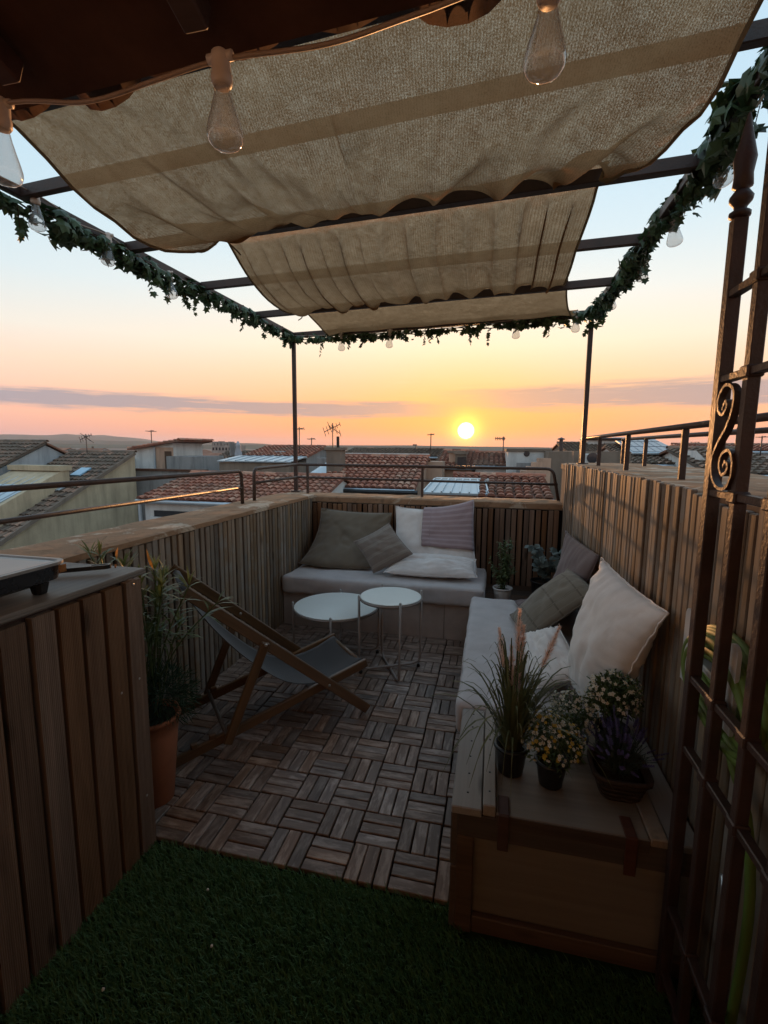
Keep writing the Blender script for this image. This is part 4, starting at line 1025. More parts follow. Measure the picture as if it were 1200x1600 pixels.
# ------------------------------------------------------------------ deck chair
def deck_chair():
    t = thing('deck_chair', 'wooden folding deck chair with grey sling facing the tables', 'chair', None, (-.95, 2.0, 0))
    F1 = V(-.608, 2.286, 0); d = V(-.7289, -.6846, 0); n = V(-.6846, .7289, 0)
    def P(a, o, z): return F1 + d * a + n * o + V(0, 0, z)
    W = .45
    def bar(nm, a, b, w, h, parent=t, bev=.004):
        mb = MB(); l = (b - a).length; X = (b - a).normalized(); Y = n; Z = X.cross(Y)
        mb.frame((0, 0, 0), V(1, 0, 0), V(0, 1, 0), V(0, 0, 1), l / 2, w / 2, h / 2, bev); me = mb.mesh(nm); me.materials.append(m['chair_wood'])
        o = link(nm, me, parent); Mx = Matrix((X, Y, Z)).transposed().to_4x4(); Mx.translation = (a + b) / 2; o.matrix_basis = Mx; return o
    for o in (0, W):
        r = bar('back_rail', P(-.005, o, .022), P(.872, o, .800), .022, .050)
    for o in (.026, W - .026):
        bar('seat_rail', P(.965, o, .020), P(-.012, o, .272), .022, .046)
        for a in (.70, .78, .86):
            mb = MB(); z = .02 + (.948 - a) * .2575 + .036; mb.frame(P(a, o, z), d, n, V(0, 0, 1), .016, .011, .013, .004); mb.build('notch_block', m['chair_wood'], t)
    for o in (-.024, W + .024): bar('prop', P(.540, o, .515), P(.726, o, .072), .020, .042)
    mb = MB(); mb.tube([P(.722, -.03, .098), P(.722, W + .03, .098)], .010, 10); mb.build('prop_rod', m['chair_wood'], t, True)
    mb = MB(); mb.tube([P(.853, 0, .778), P(.853, W, .778)], .012, 10); mb.build('top_bar', m['chair_wood'], t, True)
    mb = MB(); mb.tube([P(.010, .03, .268), P(.010, W - .03, .268)], .012, 10); mb.build('front_bar', m['chair_wood'], t, True)
    mb = MB(); mb.tube([P(.93, .03, .045), P(.93, W - .03, .045)], .010, 10); mb.build('rear_bar', m['chair_wood'], t, True)
    # sling
    prof = arc_pts([V(.853, 0, .792), V(.868, 0, .782), V(.853, 0, .760), V(.79, 0, .655), V(.695, 0, .525), V(.585, 0, .402), V(.435, 0, .272), V(.285, 0, .220), V(.14, 0, .236), V(.025, 0, .281), V(.004, 0, .283), V(-.005, 0, .268)], 6)
    mb = MB(); k = 16; R_ = len(prof)
    for i, p in enumerate(prof):
        for j in range(k + 1):
            s_ = j / k; sag = .030 * math.sin(s_ * math.pi) * math.sin(i / R_ * math.pi); mb.v.append(tuple(P(p.x, lerp(.042, W - .042, s_), p.z - sag)))
    for i in range(R_ - 1):
        for j in range(k):
            q = i * (k + 1) + j; mb.f.append((q, q + 1, q + k + 2, q + k + 1)); mb.m.append(0)
    o = mb.build('sling', m['sling_fabric'], t, True); md = o.modifiers.new('thickness', 'SOLIDIFY'); md.thickness = .002
    mb = MB(); mb.tube([P(.853, .044, .778), P(.853, W - .044, .778)], .017, 12); mb.build('head_roll', m['sling_fabric'], o, True)
    for a, o_, z in ((.221, -.0125, .218), (.543, -.036, .507), (.543, W - .0115, .507), (.221, W - .0115, .218)):
        mb = MB(); mb.lathe([(.0075, 0), (.0075, .003), (.004, .005), (0, .005)], P(a, o_, z), 10, axis=-n); mb.build('bolt', m['screw_metal'], t, True)
deck_chair()

# ------------------------------------------------------------------ counter with griddle
def counter():
    t = thing('counter', 'outdoor counter clad in wide ribbed vertical boards in the left foreground', 'counter', None, (-1.36, .8, 0))
    xf, ye, h = -1.130, 1.312, 1.0
    mb = MB(); mb.box((-1.598, -.3, -.012), (xf - .026, ye - .024, h - .022)); mb.build('carcass', m['beam_wood'], t)
    # one ribbed board shared by all
    w = .064
    mb = MB(); nr = 12; pts = []
    for k in range(nr * 2 + 1):
        y = -w / 2 + w * k / (nr * 2); pts.append((.011 - (.0016 if k % 2 else 0), y))
    pts = [(-.011, -w / 2)] + pts + [(-.011, w / 2)]
    vs = [(x, y, z) for z in (0, h - .026) for x, y in pts]; q = len(pts)
    mb.add(vs, [tuple(range(q))[::-1], tuple(range(q, 2 * q))] + [(i, (i + 1) % q, q + (i + 1) % q, q + i) for i in range(q)])
    me = mb.mesh('board'); me.materials.append(m['counter_wood']); rnd = random.Random(2)
    y = ye - .034
    while y > .45:
        link('board', me, t, (xf - .0115 + rnd.uniform(-.002, .002), y, -.01 + rnd.uniform(-.003, .003)), (rnd.uniform(-.004, .004), rnd.uniform(-.002, .002), 0)); y -= .0795
    x = xf - .05
    while x > -1.59:
        link('board', me, t, (x, ye - .0115, -.01), (0, 0, math.pi / 2)); x -= .0795
    mb = MB(); mb.box((-1.599, -.35, h - .020), (xf + .012, ye + .012, h), .003); tp = mb.build('top_board', m['counter_top_wood'], t)
    for k in range(2):
        mb = MB(); mb.box((xf - .002, -.34, h - .0175 + k * .008), (xf + .0128, ye + .0128, h - .0125 + k * .008), .001); mb.build('edge_strip', m['counter_top_wood'], tp)
    sm = MB(); sm.lathe([(.0042, 0), (.0042, .0008), (.002, .0014), (0, .0014)], (0, 0, 0), 8, axis=(1, 0, 0)); ms = sm.mesh('screw', True); ms.materials.append(m['screw_metal'])
    for y, z in ((ye - .034, h - .045), (ye - .034, .63), (ye - .034, .2), (ye - .113, .62)): link('screw', ms, t, (xf + .0012, y, z))
    # griddle
    g = thing('griddle', 'black table griddle with pale rim on the counter top', 'griddle', None, (-1.36, .95, h))
    def rr(x0, y0, x1, y1, r, n=5):
        out = []
        for (cx, cyy, a) in ((x1 - r, y1 - r, 0), (x0 + r, y1 - r, 90), (x0 + r, y0 + r, 180), (x1 - r, y0 + r, 270)):
            for k in range(n + 1): out.append((cx + r * math.cos(R(a + 90 * k / n)), cyy + r * math.sin(R(a + 90 * k / n))))
        return out
    def ringed(mb, loops):
        q = len(loops[0][0]); vs = []
        for o_, z in loops: vs += [(x, y, z) for x, y in o_]
        fs = [(a * q + i, a * q + (i + 1) % q, (a + 1) * q + (i + 1) % q, (a + 1) * q + i) for a in range(len(loops) - 1) for i in range(q)]
        mb.add(vs, fs + [tuple(range(q)), tuple((len(loops) - 1) * q + i for i in range(q))])
    x0, y0, x1, y1 = -1.53, .62, -1.150, 1.062
    mb = MB(); ringed(mb, [(rr(x0 + .03, y0 + .03, x1 - .03, y1 - .03, .03), h + .028), (rr(x0 + .006, y0 + .006, x1 - .006, y1 - .006, .035), h + .040), (rr(x0, y0, x1, y1, .035), h + .082)]); mb.build('body', m['black_enamel'], g)
    mb = MB(); ringed(mb, [(rr(x0 - .006, y0 - .006, x1 + .006, y1 + .006, .04), h + .0805), (rr(x0 - .006, y0 - .006, x1 + .006, y1 + .006, .04), h + .088), (rr(x0 + .006, y0 + .006, x1 - .006, y1 - .006, .03), h + .0885), (rr(x0 + .012, y0 + .012, x1 - .012, y1 - .012, .028), h + .084)]); mb.build('rim', m['white_rim'], g)
    mb = MB(); ringed(mb, [(rr(x0 + .013, y0 + .013, x1 - .013, y1 - .013, .028), h + .0845), (rr(x0 + .018, y0 + .018, x1 - .018, y1 - .018, .026), h + .0862), (rr(x0 + .03, y0 + .03, x1 - .03, y1 - .03, .02), h + .0852)]); mb.build('hot_plate', m['griddle_plate'], g)
    for x, y in ((x1 - .045, y1 - .05), (x1 - .045, y0 + .05), (x0 + .045, y1 - .05), (x0 + .045, y0 + .05)):
        mb = MB(); mb.lathe([(.013, 0), (.016, .004), (.022, .034)], (x, y, h), 12, sq=.3); mb.build('foot', m['black_plastic'], g)
    mb = MB(); mb.box((x1 + .0065, y1 - .035, h + .058), (x1 + .010, y1 - .012, h + .079), .001); mb.build('corner_trim', m['coir'], g)
    # tool handle lying behind
    k = thing('spatula', 'black spatula with slotted handle lying behind the griddle', 'spatula', None, (-1.22, 1.2, h))
    a = V(-1.335, 1.135, h + .013); b = V(-1.178, 1.243, h + .0165); dx = (b - a).normalized(); sd = V(0, 0, 1).cross(dx)
    mb = MB(); n = 10
    def slot(c, l, w):
        return [c + dx * (l * (1 if math.cos(q) >= 0 else -1) + w * math.cos(q)) + sd * (w * math.sin(q)) for q in [i * 2 * math.pi / 24 + .01 for i in range(24)]]
    c0 = a.lerp(b, .5); outer = slot(c0, .083, .0135); inner = slot(b - dx * .030, .018, .0058)
    for z in (0, .013): mb.v += [tuple(p + V(0, 0, z)) for p in outer] + [tuple(p + V(0, 0, z)) for p in inner]
    for i in range(24):
        j = (i + 1) % 24
        mb.f += [(i, j, 24 + j, 24 + i), (48 + i, 72 + i, 72 + j, 48 + j), (i, 48 + i, 48 + j, j), (24 + i, 24 + j, 72 + j, 72 + i)]
    mb.m = [0] * len(mb.f); mb.build('handle', m['black_plastic'], k)
    mb = MB(); mb.bar(a - dx * .14 + V(0, 0, -.007), a + V(0, 0, .004), .045, .003, (0, 0, 1), .001); mb.build('blade', m['metal_steel'], k)
    mb = MB(); mb.lathe([(.006, 0), (.006, .004), (0, .005)], b + dx * .011 + V(0, 0, .004), 10, axis=tuple(dx)); mb.build('end_cap', m['coir'], k)
counter()

# ------------------------------------------------------------------ iron trellis, hose
def trellis():
    t = thing('trellis', 'rusty brown iron lattice trellis with scroll in the right foreground', 'trellis', None, (.48, 1.08, -.02))
    x = .484; ys = [1.205, 1.083, .950, .825]
    for i, y in enumerate(ys):
        w = .027 if i == 0 else .023
        ztop = 1.885 if i == 0 else 2.0
        mb = MB(); mb.bar((x, y, -.02), (x, y, ztop), w, w, (0, 1, 0), .002); po = mb.build('upright', m['iron_brown'], t)
        if i == 0:
            mb = MB(); mb.lathe([(.010, 0), (.020, .004), (.020, .012), (.011, .018), (.013, .024), (.021, .034), (.022, .042), (.013, .055), (.011, .058), (.019, .062), (.017, .085), (.021, .115), (.010, .165), (.003, .20), (0, .205)], (x, y, ztop), 12); mb.build('finial', m['iron_brown'], po, True)
    for z in (1.732, 1.556, 1.310, .868, .690, .252, .06):
        mb = MB(); mb.bar((x - .001, 1.214, z), (x - .001, .80, z), .020, .016, (0, 0, 1), .002); r_ = mb.build('rung', m['iron_brown'], t)
        for y in ys[1:]:
            mb = MB(); mb.box((x - .0165, y - .017, z - .012), (x + .0145, y + .017, z + .012), .003); mb.build('collar', m['iron_brown'], r_)
    # scroll between the second and third rung: an S of flat bar in the trellis plane
    yc = 1.145; pts = []
    def spir(cy_, cz, r0, r1, a0, a1, n):
        return [V(0, cy_ + lerp(r0, r1, k / n) * math.cos(R(lerp(a0, a1, k / n))), cz + lerp(r0, r1, k / n) * math.sin(R(lerp(a0, a1, k / n)))) for k in range(n + 1)]
    top = spir(yc + .012, 1.492, .008, .030, 500, 0, 26)                   # upper curl
    low = spir(yc - .010, 1.375, .030, .008, 180, 620, 26) if False else spir(yc - .006, 1.372, .038, .008, 30, 560, 30)
    def flat(path, w, h, nm):
        mb = MB(); n = len(path)
        for i, p in enumerate(path):
            tg = (path[min(i + 1, n - 1)] - path[max(i - 1, 0)]).normalized(); nr = V(0, -tg.z, tg.y)
            for sx, sn in ((-1, -1), (1, -1), (1, 1), (-1, 1)): mb.v.append(tuple(p + V(x + sx * w / 2, 0, 0) + nr * (sn * h / 2)))
        for i in range(n - 1):
            for k in range(4): mb.f.append((i * 4 + k, i * 4 + (k + 1) % 4, i * 4 + 4 + (k + 1) % 4, i * 4 + 4 + k)); mb.m.append(0)
        mb.f += [(3, 2, 1, 0), tuple((n - 1) * 4 + k for k in range(4))]; mb.m += [0, 0]; mb.build(nm, m['iron_brown'], t, False)
    # y runs towards the viewer's left as it grows; build one continuous S
    S_ = arc_pts([V(0, 1.158, 1.498), V(0, 1.150, 1.507), V(0, 1.146, 1.494), V(0, 1.158, 1.479), V(0, 1.176, 1.490), V(0, 1.178, 1.520), V(0, 1.156, 1.541), V(0, 1.128, 1.528), V(0, 1.124, 1.492), V(0, 1.140, 1.452), V(0, 1.166, 1.418), V(0, 1.182, 1.385),
                  V(0, 1.178, 1.350), V(0, 1.156, 1.325), V(0, 1.125, 1.323), V(0, 1.108, 1.345), V(0, 1.106, 1.378), V(0, 1.120, 1.402), V(0, 1.144, 1.396), V(0, 1.152, 1.372), V(0, 1.140, 1.352), V(0, 1.124, 1.358), V(0, 1.122, 1.374), V(0, 1.134, 1.380)], 5)
    S_ = [V(-.011, 1.131 + (p.y - 1.143) * 1.22, 1.432 + (p.z - 1.432) * .98) for p in S_]
    flat(S_, .014, .0062, 'scroll')
    for y, z in ((1.149, 1.491), (1.120, 1.372)):
        mb = MB(); mb.lathe([(0, -.008), (.009, -.005), (.0115, 0), (.009, .005), (0, .008)], (x - .011, y, z), 12, axis=(1, 0, 0)); mb.build('scroll_eye', m['iron_brown'], t, True)
    # wire bits of a planter hook at the foot
    mb = MB(); mb.tube(arc_pts([(.515, 1.045, .50), (.505, 1.01, .47), (.50, 1.0, .43), (.512, 1.005, .40)], 6), .006, 8); o = mb.build('hose_nozzle', m['metal_steel'], None, True)
    tag(o, 'small metal hose nozzle hanging behind the trellis uprights', 'nozzle')
    mb = MB(); mb.lathe([(.004, -.004), (.010, -.004), (.011, 0), (.010, .004), (.004, .004)], (.506, 1.0, .405), 14, axis=(.8, -.6, 0)); mb.build('tip', m['hanger_plastic'], o, True)
trellis()
def hose():
    h = thing('hose_hanger', 'grey plastic hose hanger on the right slat wall behind the trellis', 'hose hanger', None, (.56, 1.2, .8))
    xw = XR - .0035
    for y in (1.318, 1.088):
        mb = MB(); pts = [(0, -.021, -.10), (0, .021, -.10), (0, .021, .075)] + [(0, .021 * math.cos(R(a)), .075 + .021 * math.sin(R(a))) for a in range(15, 180, 15)] + [(0, -.021, .075)]
        mb.poly([V(xw - .060, y, .905) + V(*p) for p in pts], .008, (1, 0, 0)); mb.build('guard_plate', m['hanger_plastic'], h)
    mb = MB(); mb.box((xw - .052, 1.10, .868), (xw - .002, 1.305, .885), .004); mb.build('cradle', m['hanger_plastic'], h)
    mb = MB(); mb.box((xw - .009, 1.085, .76), (xw, 1.32, .90), .003); mb.build('back_plate', m['hanger_plastic'], h)
    for k in range(6):
        mb = MB(); mb.box((xw - .0125, 1.10 + k * .036, .765), (xw - .0092, 1.112 + k * .036, .80), .001); mb.build('rib', m['hanger_plastic'], h)
    # coil: many loose loops draped over the cradle
    rnd = random.Random(8); path = []
    for k in range(13):
        top = .985 - .006 * k + rnd.uniform(-.008, .008); bot = .835 - .012 * (k % 5) + rnd.uniform(-.02, .02); off = -.006 - .0085 * (k % 5) - rnd.uniform(0, .003); yc = 1.165 + rnd.uniform(-.01, .01); wy = .168 - .006 * (k % 4) + rnd.uniform(-.008, .008)
        for a in range(0, 360, 15):
            r_ = R(a + 270); sy = math.cos(r_); sz = math.sin(r_); zz = (top + bot) / 2 + (top - bot) / 2 * (abs(sz) ** .85 * (1 if sz > 0 else -1)) - .05 * max(0, -sy - .2)
            path.append(V(xw - .012 + off, yc + wy * sy, zz))
    path += [V(xw - .03, 1.11, .73), V(xw - .03, 1.03, .66), V(xw - .028, .99, .52), V(xw - .03, .985, .35), V(xw - .04, .99, .15), V(xw - .06, 1.0, .02), V(xw - .09, .93, .012)]
    mb = MB(); mb.tube(arc_pts(path, 3), .0100, 8); o = mb.build('garden_hose', m['hose_rubber'], None, True)
    tag(o, 'coiled lime green garden hose hung on the right wall', 'hose')
    # coir brush end poking in at the right edge
    b = thing('coir_brush', 'orange brown coir brush head hung by the trellis at the right edge', 'brush', None, (.50, .90, 1.27))
    mb = MB(); mb.bar((.515, .98, 1.292), (.515, .80, 1.285), .03, .022, (0, 0, 1), .006); hd = mb.build('head', m['coir'], b)
    mb = MB(); rnd = random.Random(4)
    for _ in range(420):
        y = rnd.uniform(.80, .978); x = .515 + rnd.uniform(-.015, .015); l = rnd.uniform(.025, .06)
        mb.tube([(x, y, 1.285), (x + rnd.uniform(-.008, .008), y + rnd.uniform(-.010, .016), 1.285 - l * .6), (x + rnd.uniform(-.015, .015), y + rnd.uniform(-.015, .028), 1.285 - l)], .0007, 3, False)
    tag(mb.build('bristles', m['coir'], b, fix=False), kind='stuff')
    mb = MB(); mb.tube([(.515, .86, 1.295), (.500, .86, 1.325), (.484, .86, 1.320)], .0015, 5); mb.build('hook', m['metal_steel'], b)
hose()

# ================================================================== PLANTS
class LB(MB):
    def __init__(s): super().__init__(); s.c = []
    def leaf(s, p, d, nrm, ln, w, bend=.15, tint=0.5, shape='lance'):
        d = Vector(d).normalized(); nrm = Vector(nrm); sd = d.cross(nrm)
        if sd.length < 1e-4: sd = d.orthogonal()
        sd.normalize(); n2 = sd.cross(d)
        prof = {'lance': ((.3, .8), (.62, .75)), 'round': ((.28, .95), (.72, .95)), 'oval': ((.3, .9), (.7, .8))}[shape]
        o = len(s.v); pts = [p]
        for t, ww in prof:
            c = p + d * (ln * t) - n2 * (bend * ln * t * t); pts += [c - sd * (w / 2 * ww) + n2 * (w * .12), c + sd * (w / 2 * ww) + n2 * (w * .12)]
        pts.append(p + d * ln - n2 * (bend * ln)); s.v += [tuple(q) for q in pts]
        s.f += [(o, o + 2, o + 1), (o + 1, o + 2, o + 4, o + 3), (o + 3, o + 4, o + 5)]; s.m += [0, 0, 0]; s.c += [tint] * 3
    def blade(s, pts, w, tint=.5, face=None):
        pts = [Vector(p) for p in pts]; n = len(pts); o = len(s.v)
        for i, p in enumerate(pts):
            tg = (pts[min(i + 1, n - 1)] - pts[max(i - 1, 0)]).normalized(); sd = tg.cross(face if face is not None else V(0, 0, 1))
            if sd.length < 1e-3: sd = tg.orthogonal()
            sd.normalize(); ww = w / 2 * (1 - (i / (n - 1)) ** 1.6) + .0003
            s.v += [tuple(p - sd * ww), tuple(p + sd * ww)]
        for i in range(n - 1): s.f.append((o + 2 * i, o + 2 * i + 1, o + 2 * i + 3, o + 2 * i + 2)); s.m.append(0); s.c.append(tint)
    def stem(s, pts, r, tint=.2):
        k = len(s.f); s.tube(pts, r, 5, False); s.c += [tint] * (len(s.f) - k)
    def flower(s, p, nrm, r, n, tint=.5, w=.7):
        nrm = Vector(nrm).normalized(); e1 = nrm.orthogonal().normalized(); e2 = nrm.cross(e1)
        for k in range(n):
            a = k * 2 * math.pi / n; d = e1 * math.cos(a) + e2 * math.sin(a) + nrm * .25; s.leaf(p, d, nrm, r, r * w, .1, tint, 'oval')
    def dome(s, p, r, tint=.5):
        k = len(s.f); s.lathe([(r, 0), (r * .8, r * .45), (0, r * .7)], p, 6); s.c += [tint] * (len(s.f) - k)
    def put(s, name, mat, parent, stuff=True):
        o = s.build(name, m[mat], parent, fix=False)
        if stuff: tag(o, kind='stuff')
        return o
def rdir(rnd, zmin=-.2):
    while True:
        v = V(rnd.uniform(-1, 1), rnd.uniform(-1, 1), rnd.uniform(-1, 1))
        if .05 < v.length < 1 and v.normalized().z > zmin: return v.normalized()
def pot(parent, c, r0, r1, h, mat, sq=0.0, lip=.008, seg=24):
    mb = MB(); mb.lathe([(r0 * .93, 0), (r0, .004), (lerp(r0, r1, .8), h * .8), (r1, h - lip * 1.4), (r1 + lip * .6, h - lip * 1.2), (r1 + lip * .6, h), (r1 - .004, h), (r1 - .008, h - .02)], c, seg, sq=sq)
    o = mb.build('pot', m[mat], parent, True)
    mb = MB(); mb.lathe([(r1 - .007, h - .021), (r1 * .5, h - .014), (0, h - .012)], c, seg, sq=sq); mb.build('soil', m['soil'], parent, True)
    return o
LZ = .3908                                       # top of the box lid

def fountain_grass():
    c = V(.090, 1.435, LZ); rnd = random.Random(21)
    t = thing('potted_grass', 'fountain grass with pink plumes in a black pot on the storage box', 'plant', 'potted plants on the box', c)
    pot(t, c, .038, .050, .095, 'black_plastic')
    lb = LB(); z0 = c + V(0, 0, .085)
    for k in range(150):
        a = rnd.uniform(0, 6.283); d = V(math.cos(a), math.sin(a), 0); L_ = rnd.uniform(.20, .40); rr = abs(rnd.gauss(.55, .28)); reach = L_ * min(1.0, rr) * .78; hgt = L_ * (1.05 - .55 * min(1.1, rr)); dr = max(0, rr - .55) * .16
        b = z0 + d * rnd.uniform(0, .03); pts = [b, b + d * reach * .22 + V(0, 0, hgt * .5), b + d * reach * .5 + V(0, 0, hgt * .85), b + d * reach * .8 + V(0, 0, hgt * .98 - dr * .35), b + d * reach * 1.08 + V(0, 0, hgt * .86 - dr)]
        lb.blade(arc_pts(pts, 2), rnd.uniform(.0055, .0105), rnd.random(), d.cross(V(0, 0, 1)).cross(V(0, 0, 1)) + V(0, 0, .8))
    lb.put('blades', 'grass_blade', t)
    # plumes: base on the stalk, tip where the photograph shows it
    for tip, ln in (((.103, 1.545, .885), .135), ((.040, 1.520, .825), .125), ((.118, 1.535, .835), .12), ((.225, 1.53, .845), .145), ((.080, 1.50, .775), .12), ((.105, 1.47, .70), .10)):
        tip = V(*tip); root = z0; mid = root.lerp(tip, .55) + V(0, -.012, .02); ax = (tip - mid).normalized(); b = tip - ax * ln
        st = LB(); st.stem(arc_pts([root, root.lerp(b, .5) + V(0, 0, .02), b, tip - ax * .01], 4), .0014, .25); so_ = st.put('stalk', 'grass_blade', t, False)
        pl = LB(); e1 = ax.orthogonal().normalized(); e2 = ax.cross(e1)
        for k in range(460):
            s_ = rnd.random(); p = b + ax * (ln * s_); a = rnd.uniform(0, 6.283); w = .022 * math.sin(min(1, s_ * 1.15 + .12) * math.pi * .93) ** .55 + .002
            d = (e1 * math.cos(a) + e2 * math.sin(a)) + ax * rnd.uniform(.5, 1.1); pl.leaf(p, d, ax, w * rnd.uniform(.8, 1.25), .0022, -.1, rnd.random())
        pl.put('plume', 'plume', t)
fountain_grass()

def bushy(name, label, cat, c, potargs, rad, hgt, base_z, n_leaf, leaf, leafmat_, flowers, seed, group, stems=26):
    """stems that fan out of the pot, leaves along them, flowers near the surface of the crown"""
    rnd = random.Random(seed); c = Vector(c); t = thing(name, label, cat, group, c); pot(t, c, *potargs)
    top = c + V(0, 0, potargs[2] - .01); cc = c + V(0, 0, base_z); lb = LB(); sb = LB(); tips = []
    for k in range(stems):
        d = rdir(rnd, -.15); e = cc + V(d.x * rad, d.y * rad, d.z * hgt) * rnd.uniform(.75, 1.05); b = top + V(rnd.uniform(-.02, .02), rnd.uniform(-.02, .02), 0)
        P_ = arc_pts([b, b.lerp(e, .5) + V(0, 0, .02), e], 4); sb.stem(P_, .0011, .2); tips.append(P_)
    for k in range(n_leaf):
        d = rdir(rnd, -.55); r_ = rnd.random() ** .42 * (1 + .28 * nse(d.x * 2.6 + seed, d.y * 2.6, d.z * 2.6)); p = cc + V(d.x * rad, d.y * rad, d.z * hgt) * r_
        if rnd.random() < .35:
            P_ = rnd.choice(tips); p = rnd.choice(P_[2:])
        dd = (d + rdir(rnd, -1) * .9).normalized(); lb.leaf(p, dd, rdir(rnd, -1) + V(0, 0, 1), leaf[0] * rnd.uniform(.6, 1.2), leaf[1], .2, rnd.random(), leaf[2])
    sb.put('stems', 'herb_leaf', t); lb.put('leaves', leafmat_, t)
    for (cnt, mat, r_, npet, sel, nm) in flowers:
        fb = LB(); cb = LB()
        for k in range(cnt):
            d = rdir(rnd, -.35)
            if not sel(d): continue
            s_ = rnd.uniform(.86, 1.10) * (1 + .2 * nse(d.x * 2.6 + seed, d.y * 2.6, d.z * 2.6)); p = cc + V(d.x * rad, d.y * rad, d.z * hgt) * s_; nn = (d + rdir(rnd, -1) * .5 + V(0, -.3, .2)).normalized()
            fb.flower(p, nn, r_ * rnd.uniform(.75, 1.15), npet, rnd.random()); cb.dome(p + nn * .0006, r_ * .28, rnd.random())
        fb.put(nm, mat, t); cb.put('flower_eyes', 'petal_yellow', t)
    return t
bushy('potted_daisies', 'yellow and white flowers in a black pot at the front of the storage box', 'plant', (.207, 1.405, LZ), (.034, .046, .082, 'black_plastic'), .083, .085, .135, 1500, (.016, .005, 'lance'), 'herb_leaf',
      [(140, 'petal_white', .0066, 6, lambda d: d.y < .5 or d.z < .3, 'white_petals'), (100, 'petal_yellow', .0072, 6, lambda d: d.z > -.1, 'yellow_petals')], 31, 'potted plants on the box')
bushy('potted_flowers', 'small white flowered plant squeezed behind the yellow flowers', 'plant', (.292, 1.56, LZ), (.032, .044, .075, 'black_plastic'), .078, .068, .150, 1300, (.014, .005, 'lance'), 'herb_leaf',
      [(150, 'petal_white', .0066, 5, lambda d: True, 'white_petals')], 33, 'potted plants on the box')
bushy('potted_flowers', 'rounded white flowering shrub in a dark pot against the white pillow', 'plant', (.404, 1.548, LZ), (.040, .050, .13, 'black_plastic'), .078, .074, .232, 1900, (.018, .006, 'oval'), 'herb_leaf',
      [(150, 'petal_white', .0075, 5, lambda d: d.z > -.3, 'white_petals')], 35, 'potted plants on the box')
def lavender():
    c = V(.398, 1.418, LZ); rnd = random.Random(44); t = thing('potted_lavender', 'purple lavender in a square brown basket pot on the storage box', 'plant', 'potted plants on the box', c)
    pot(t, c, .050, .076, .085, 'wicker', .45, .010, 32)
    for k in range(5):
        mb = MB(); z = .012 + k * .016; r_ = lerp(.050, .076, z / .085) * 1.012
        pts = []
        for i in range(41):
            a = i * 2 * math.pi / 40; g = (abs(math.cos(a)) ** 4.7 + abs(math.sin(a)) ** 4.7) ** (-1 / 4.7); pts.append(c + V(math.cos(a) * r_ * g, math.sin(a) * r_ * g, z + .002 * math.sin(i * math.pi)))
        mb.tube(pts, .0028, 5, False); mb.build('weave_band', m['wicker'], t, True)
    lb = LB(); fb = LB(); top = c + V(0, 0, .07)
    for k in range(150):
        a = rnd.uniform(0, 6.283); rr = rnd.random() ** .6; d = V(math.cos(a) * rr, math.sin(a) * rr, 0); e = top + d * rnd.uniform(.06, .105) + V(0, 0, rnd.uniform(.07, .15) * (1.15 - .5 * rr)); b = top + d * .03
        P_ = arc_pts([b, b.lerp(e, .5) + V(0, 0, .012), e], 4); lb.stem(P_, .0009, .4); ax = (P_[-1] - P_[-3]).normalized()
        for q in range(9):
            p = rnd.choice(P_[:6]); dd = rdir(rnd, -.2) + ax; lb.leaf(p, dd, V(0, 0, 1), rnd.uniform(.014, .03), .0028, .1, rnd.random())
        if k % 2 == 0:
            ln = rnd.uniform(.025, .045)
            for q in range(34):
                s_ = q / 34; a2 = q * 2.4; e1 = ax.orthogonal().normalized(); e2 = ax.cross(e1); dd = e1 * math.cos(a2) + e2 * math.sin(a2) + ax * .7; fb.leaf(e + ax * (ln * s_), dd, ax, .0075 * (1 - .45 * s_), .0038, .0, rnd.random(), 'oval')
    lb.put('leaves', 'lavender_leaf', t); fb.put('flower_spikes', 'lavender_flower', t)
lavender()

def corner_plants():
    c = V(.105, 3.56, .259); rnd = random.Random(51)
    t = thing('potted_herb', 'leafy herb plant in a white pot on the corner platform', 'plant', 'corner plants', c); pot(t, c, .055, .068, .115, 'white_ceramic')
    lb = LB(); sb = LB(); top = c + V(0, 0, .10)
    for k in range(26):
        a = rnd.uniform(0, 6.283); e = top + V(math.cos(a) * rnd.uniform(.02, .115), math.sin(a) * rnd.uniform(.02, .115), rnd.uniform(.12, .38)); P_ = arc_pts([top + V(rnd.uniform(-.02, .02), rnd.uniform(-.02, .02), 0), top.lerp(e, .5) + V(0, 0, .03), e], 5); sb.stem(P_, .0016, .3)
        for q in range(20):
            p = rnd.choice(P_[2:]); d = rdir(rnd, -.4); lb.leaf(p + d * .008, d, V(0, 0, 1) + d * .3, rnd.uniform(.022, .042), rnd.uniform(.012, .019), .25, rnd.random(), 'oval')
    sb.put('stems', 'herb_leaf', t); lb.put('leaves', 'basil_leaf', t)
    c = V(.405, 3.70, .259)
    t = thing('potted_eucalyptus', 'grey leaved plant behind the mauve pillow in the corner', 'plant', 'corner plants', c); pot(t, c, .07, .09, .15, 'black_plastic')
    lb = LB(); sb = LB(); top = c + V(0, 0, .13)
    for k in range(13):
        a = rnd.uniform(0, 6.283); e = top + V(math.cos(a) * rnd.uniform(.05, .19), math.sin(a) * rnd.uniform(.03, .16), rnd.uniform(.10, .30)); P_ = arc_pts([top, top.lerp(e, .5) + V(0, 0, .05), e], 6); sb.stem(P_, .002, .3)
        for q in range(12):
            p = rnd.choice(P_[3:]); d = rdir(rnd, -.4); lb.leaf(p, d, V(0, -.6, 1) + rdir(rnd, -1) * .5, rnd.uniform(.045, .075), rnd.uniform(.035, .055), .2, rnd.random(), 'round')
    sb.put('stems', 'grey_leaf', t); lb.put('leaves', 'grey_leaf', t)
corner_plants()

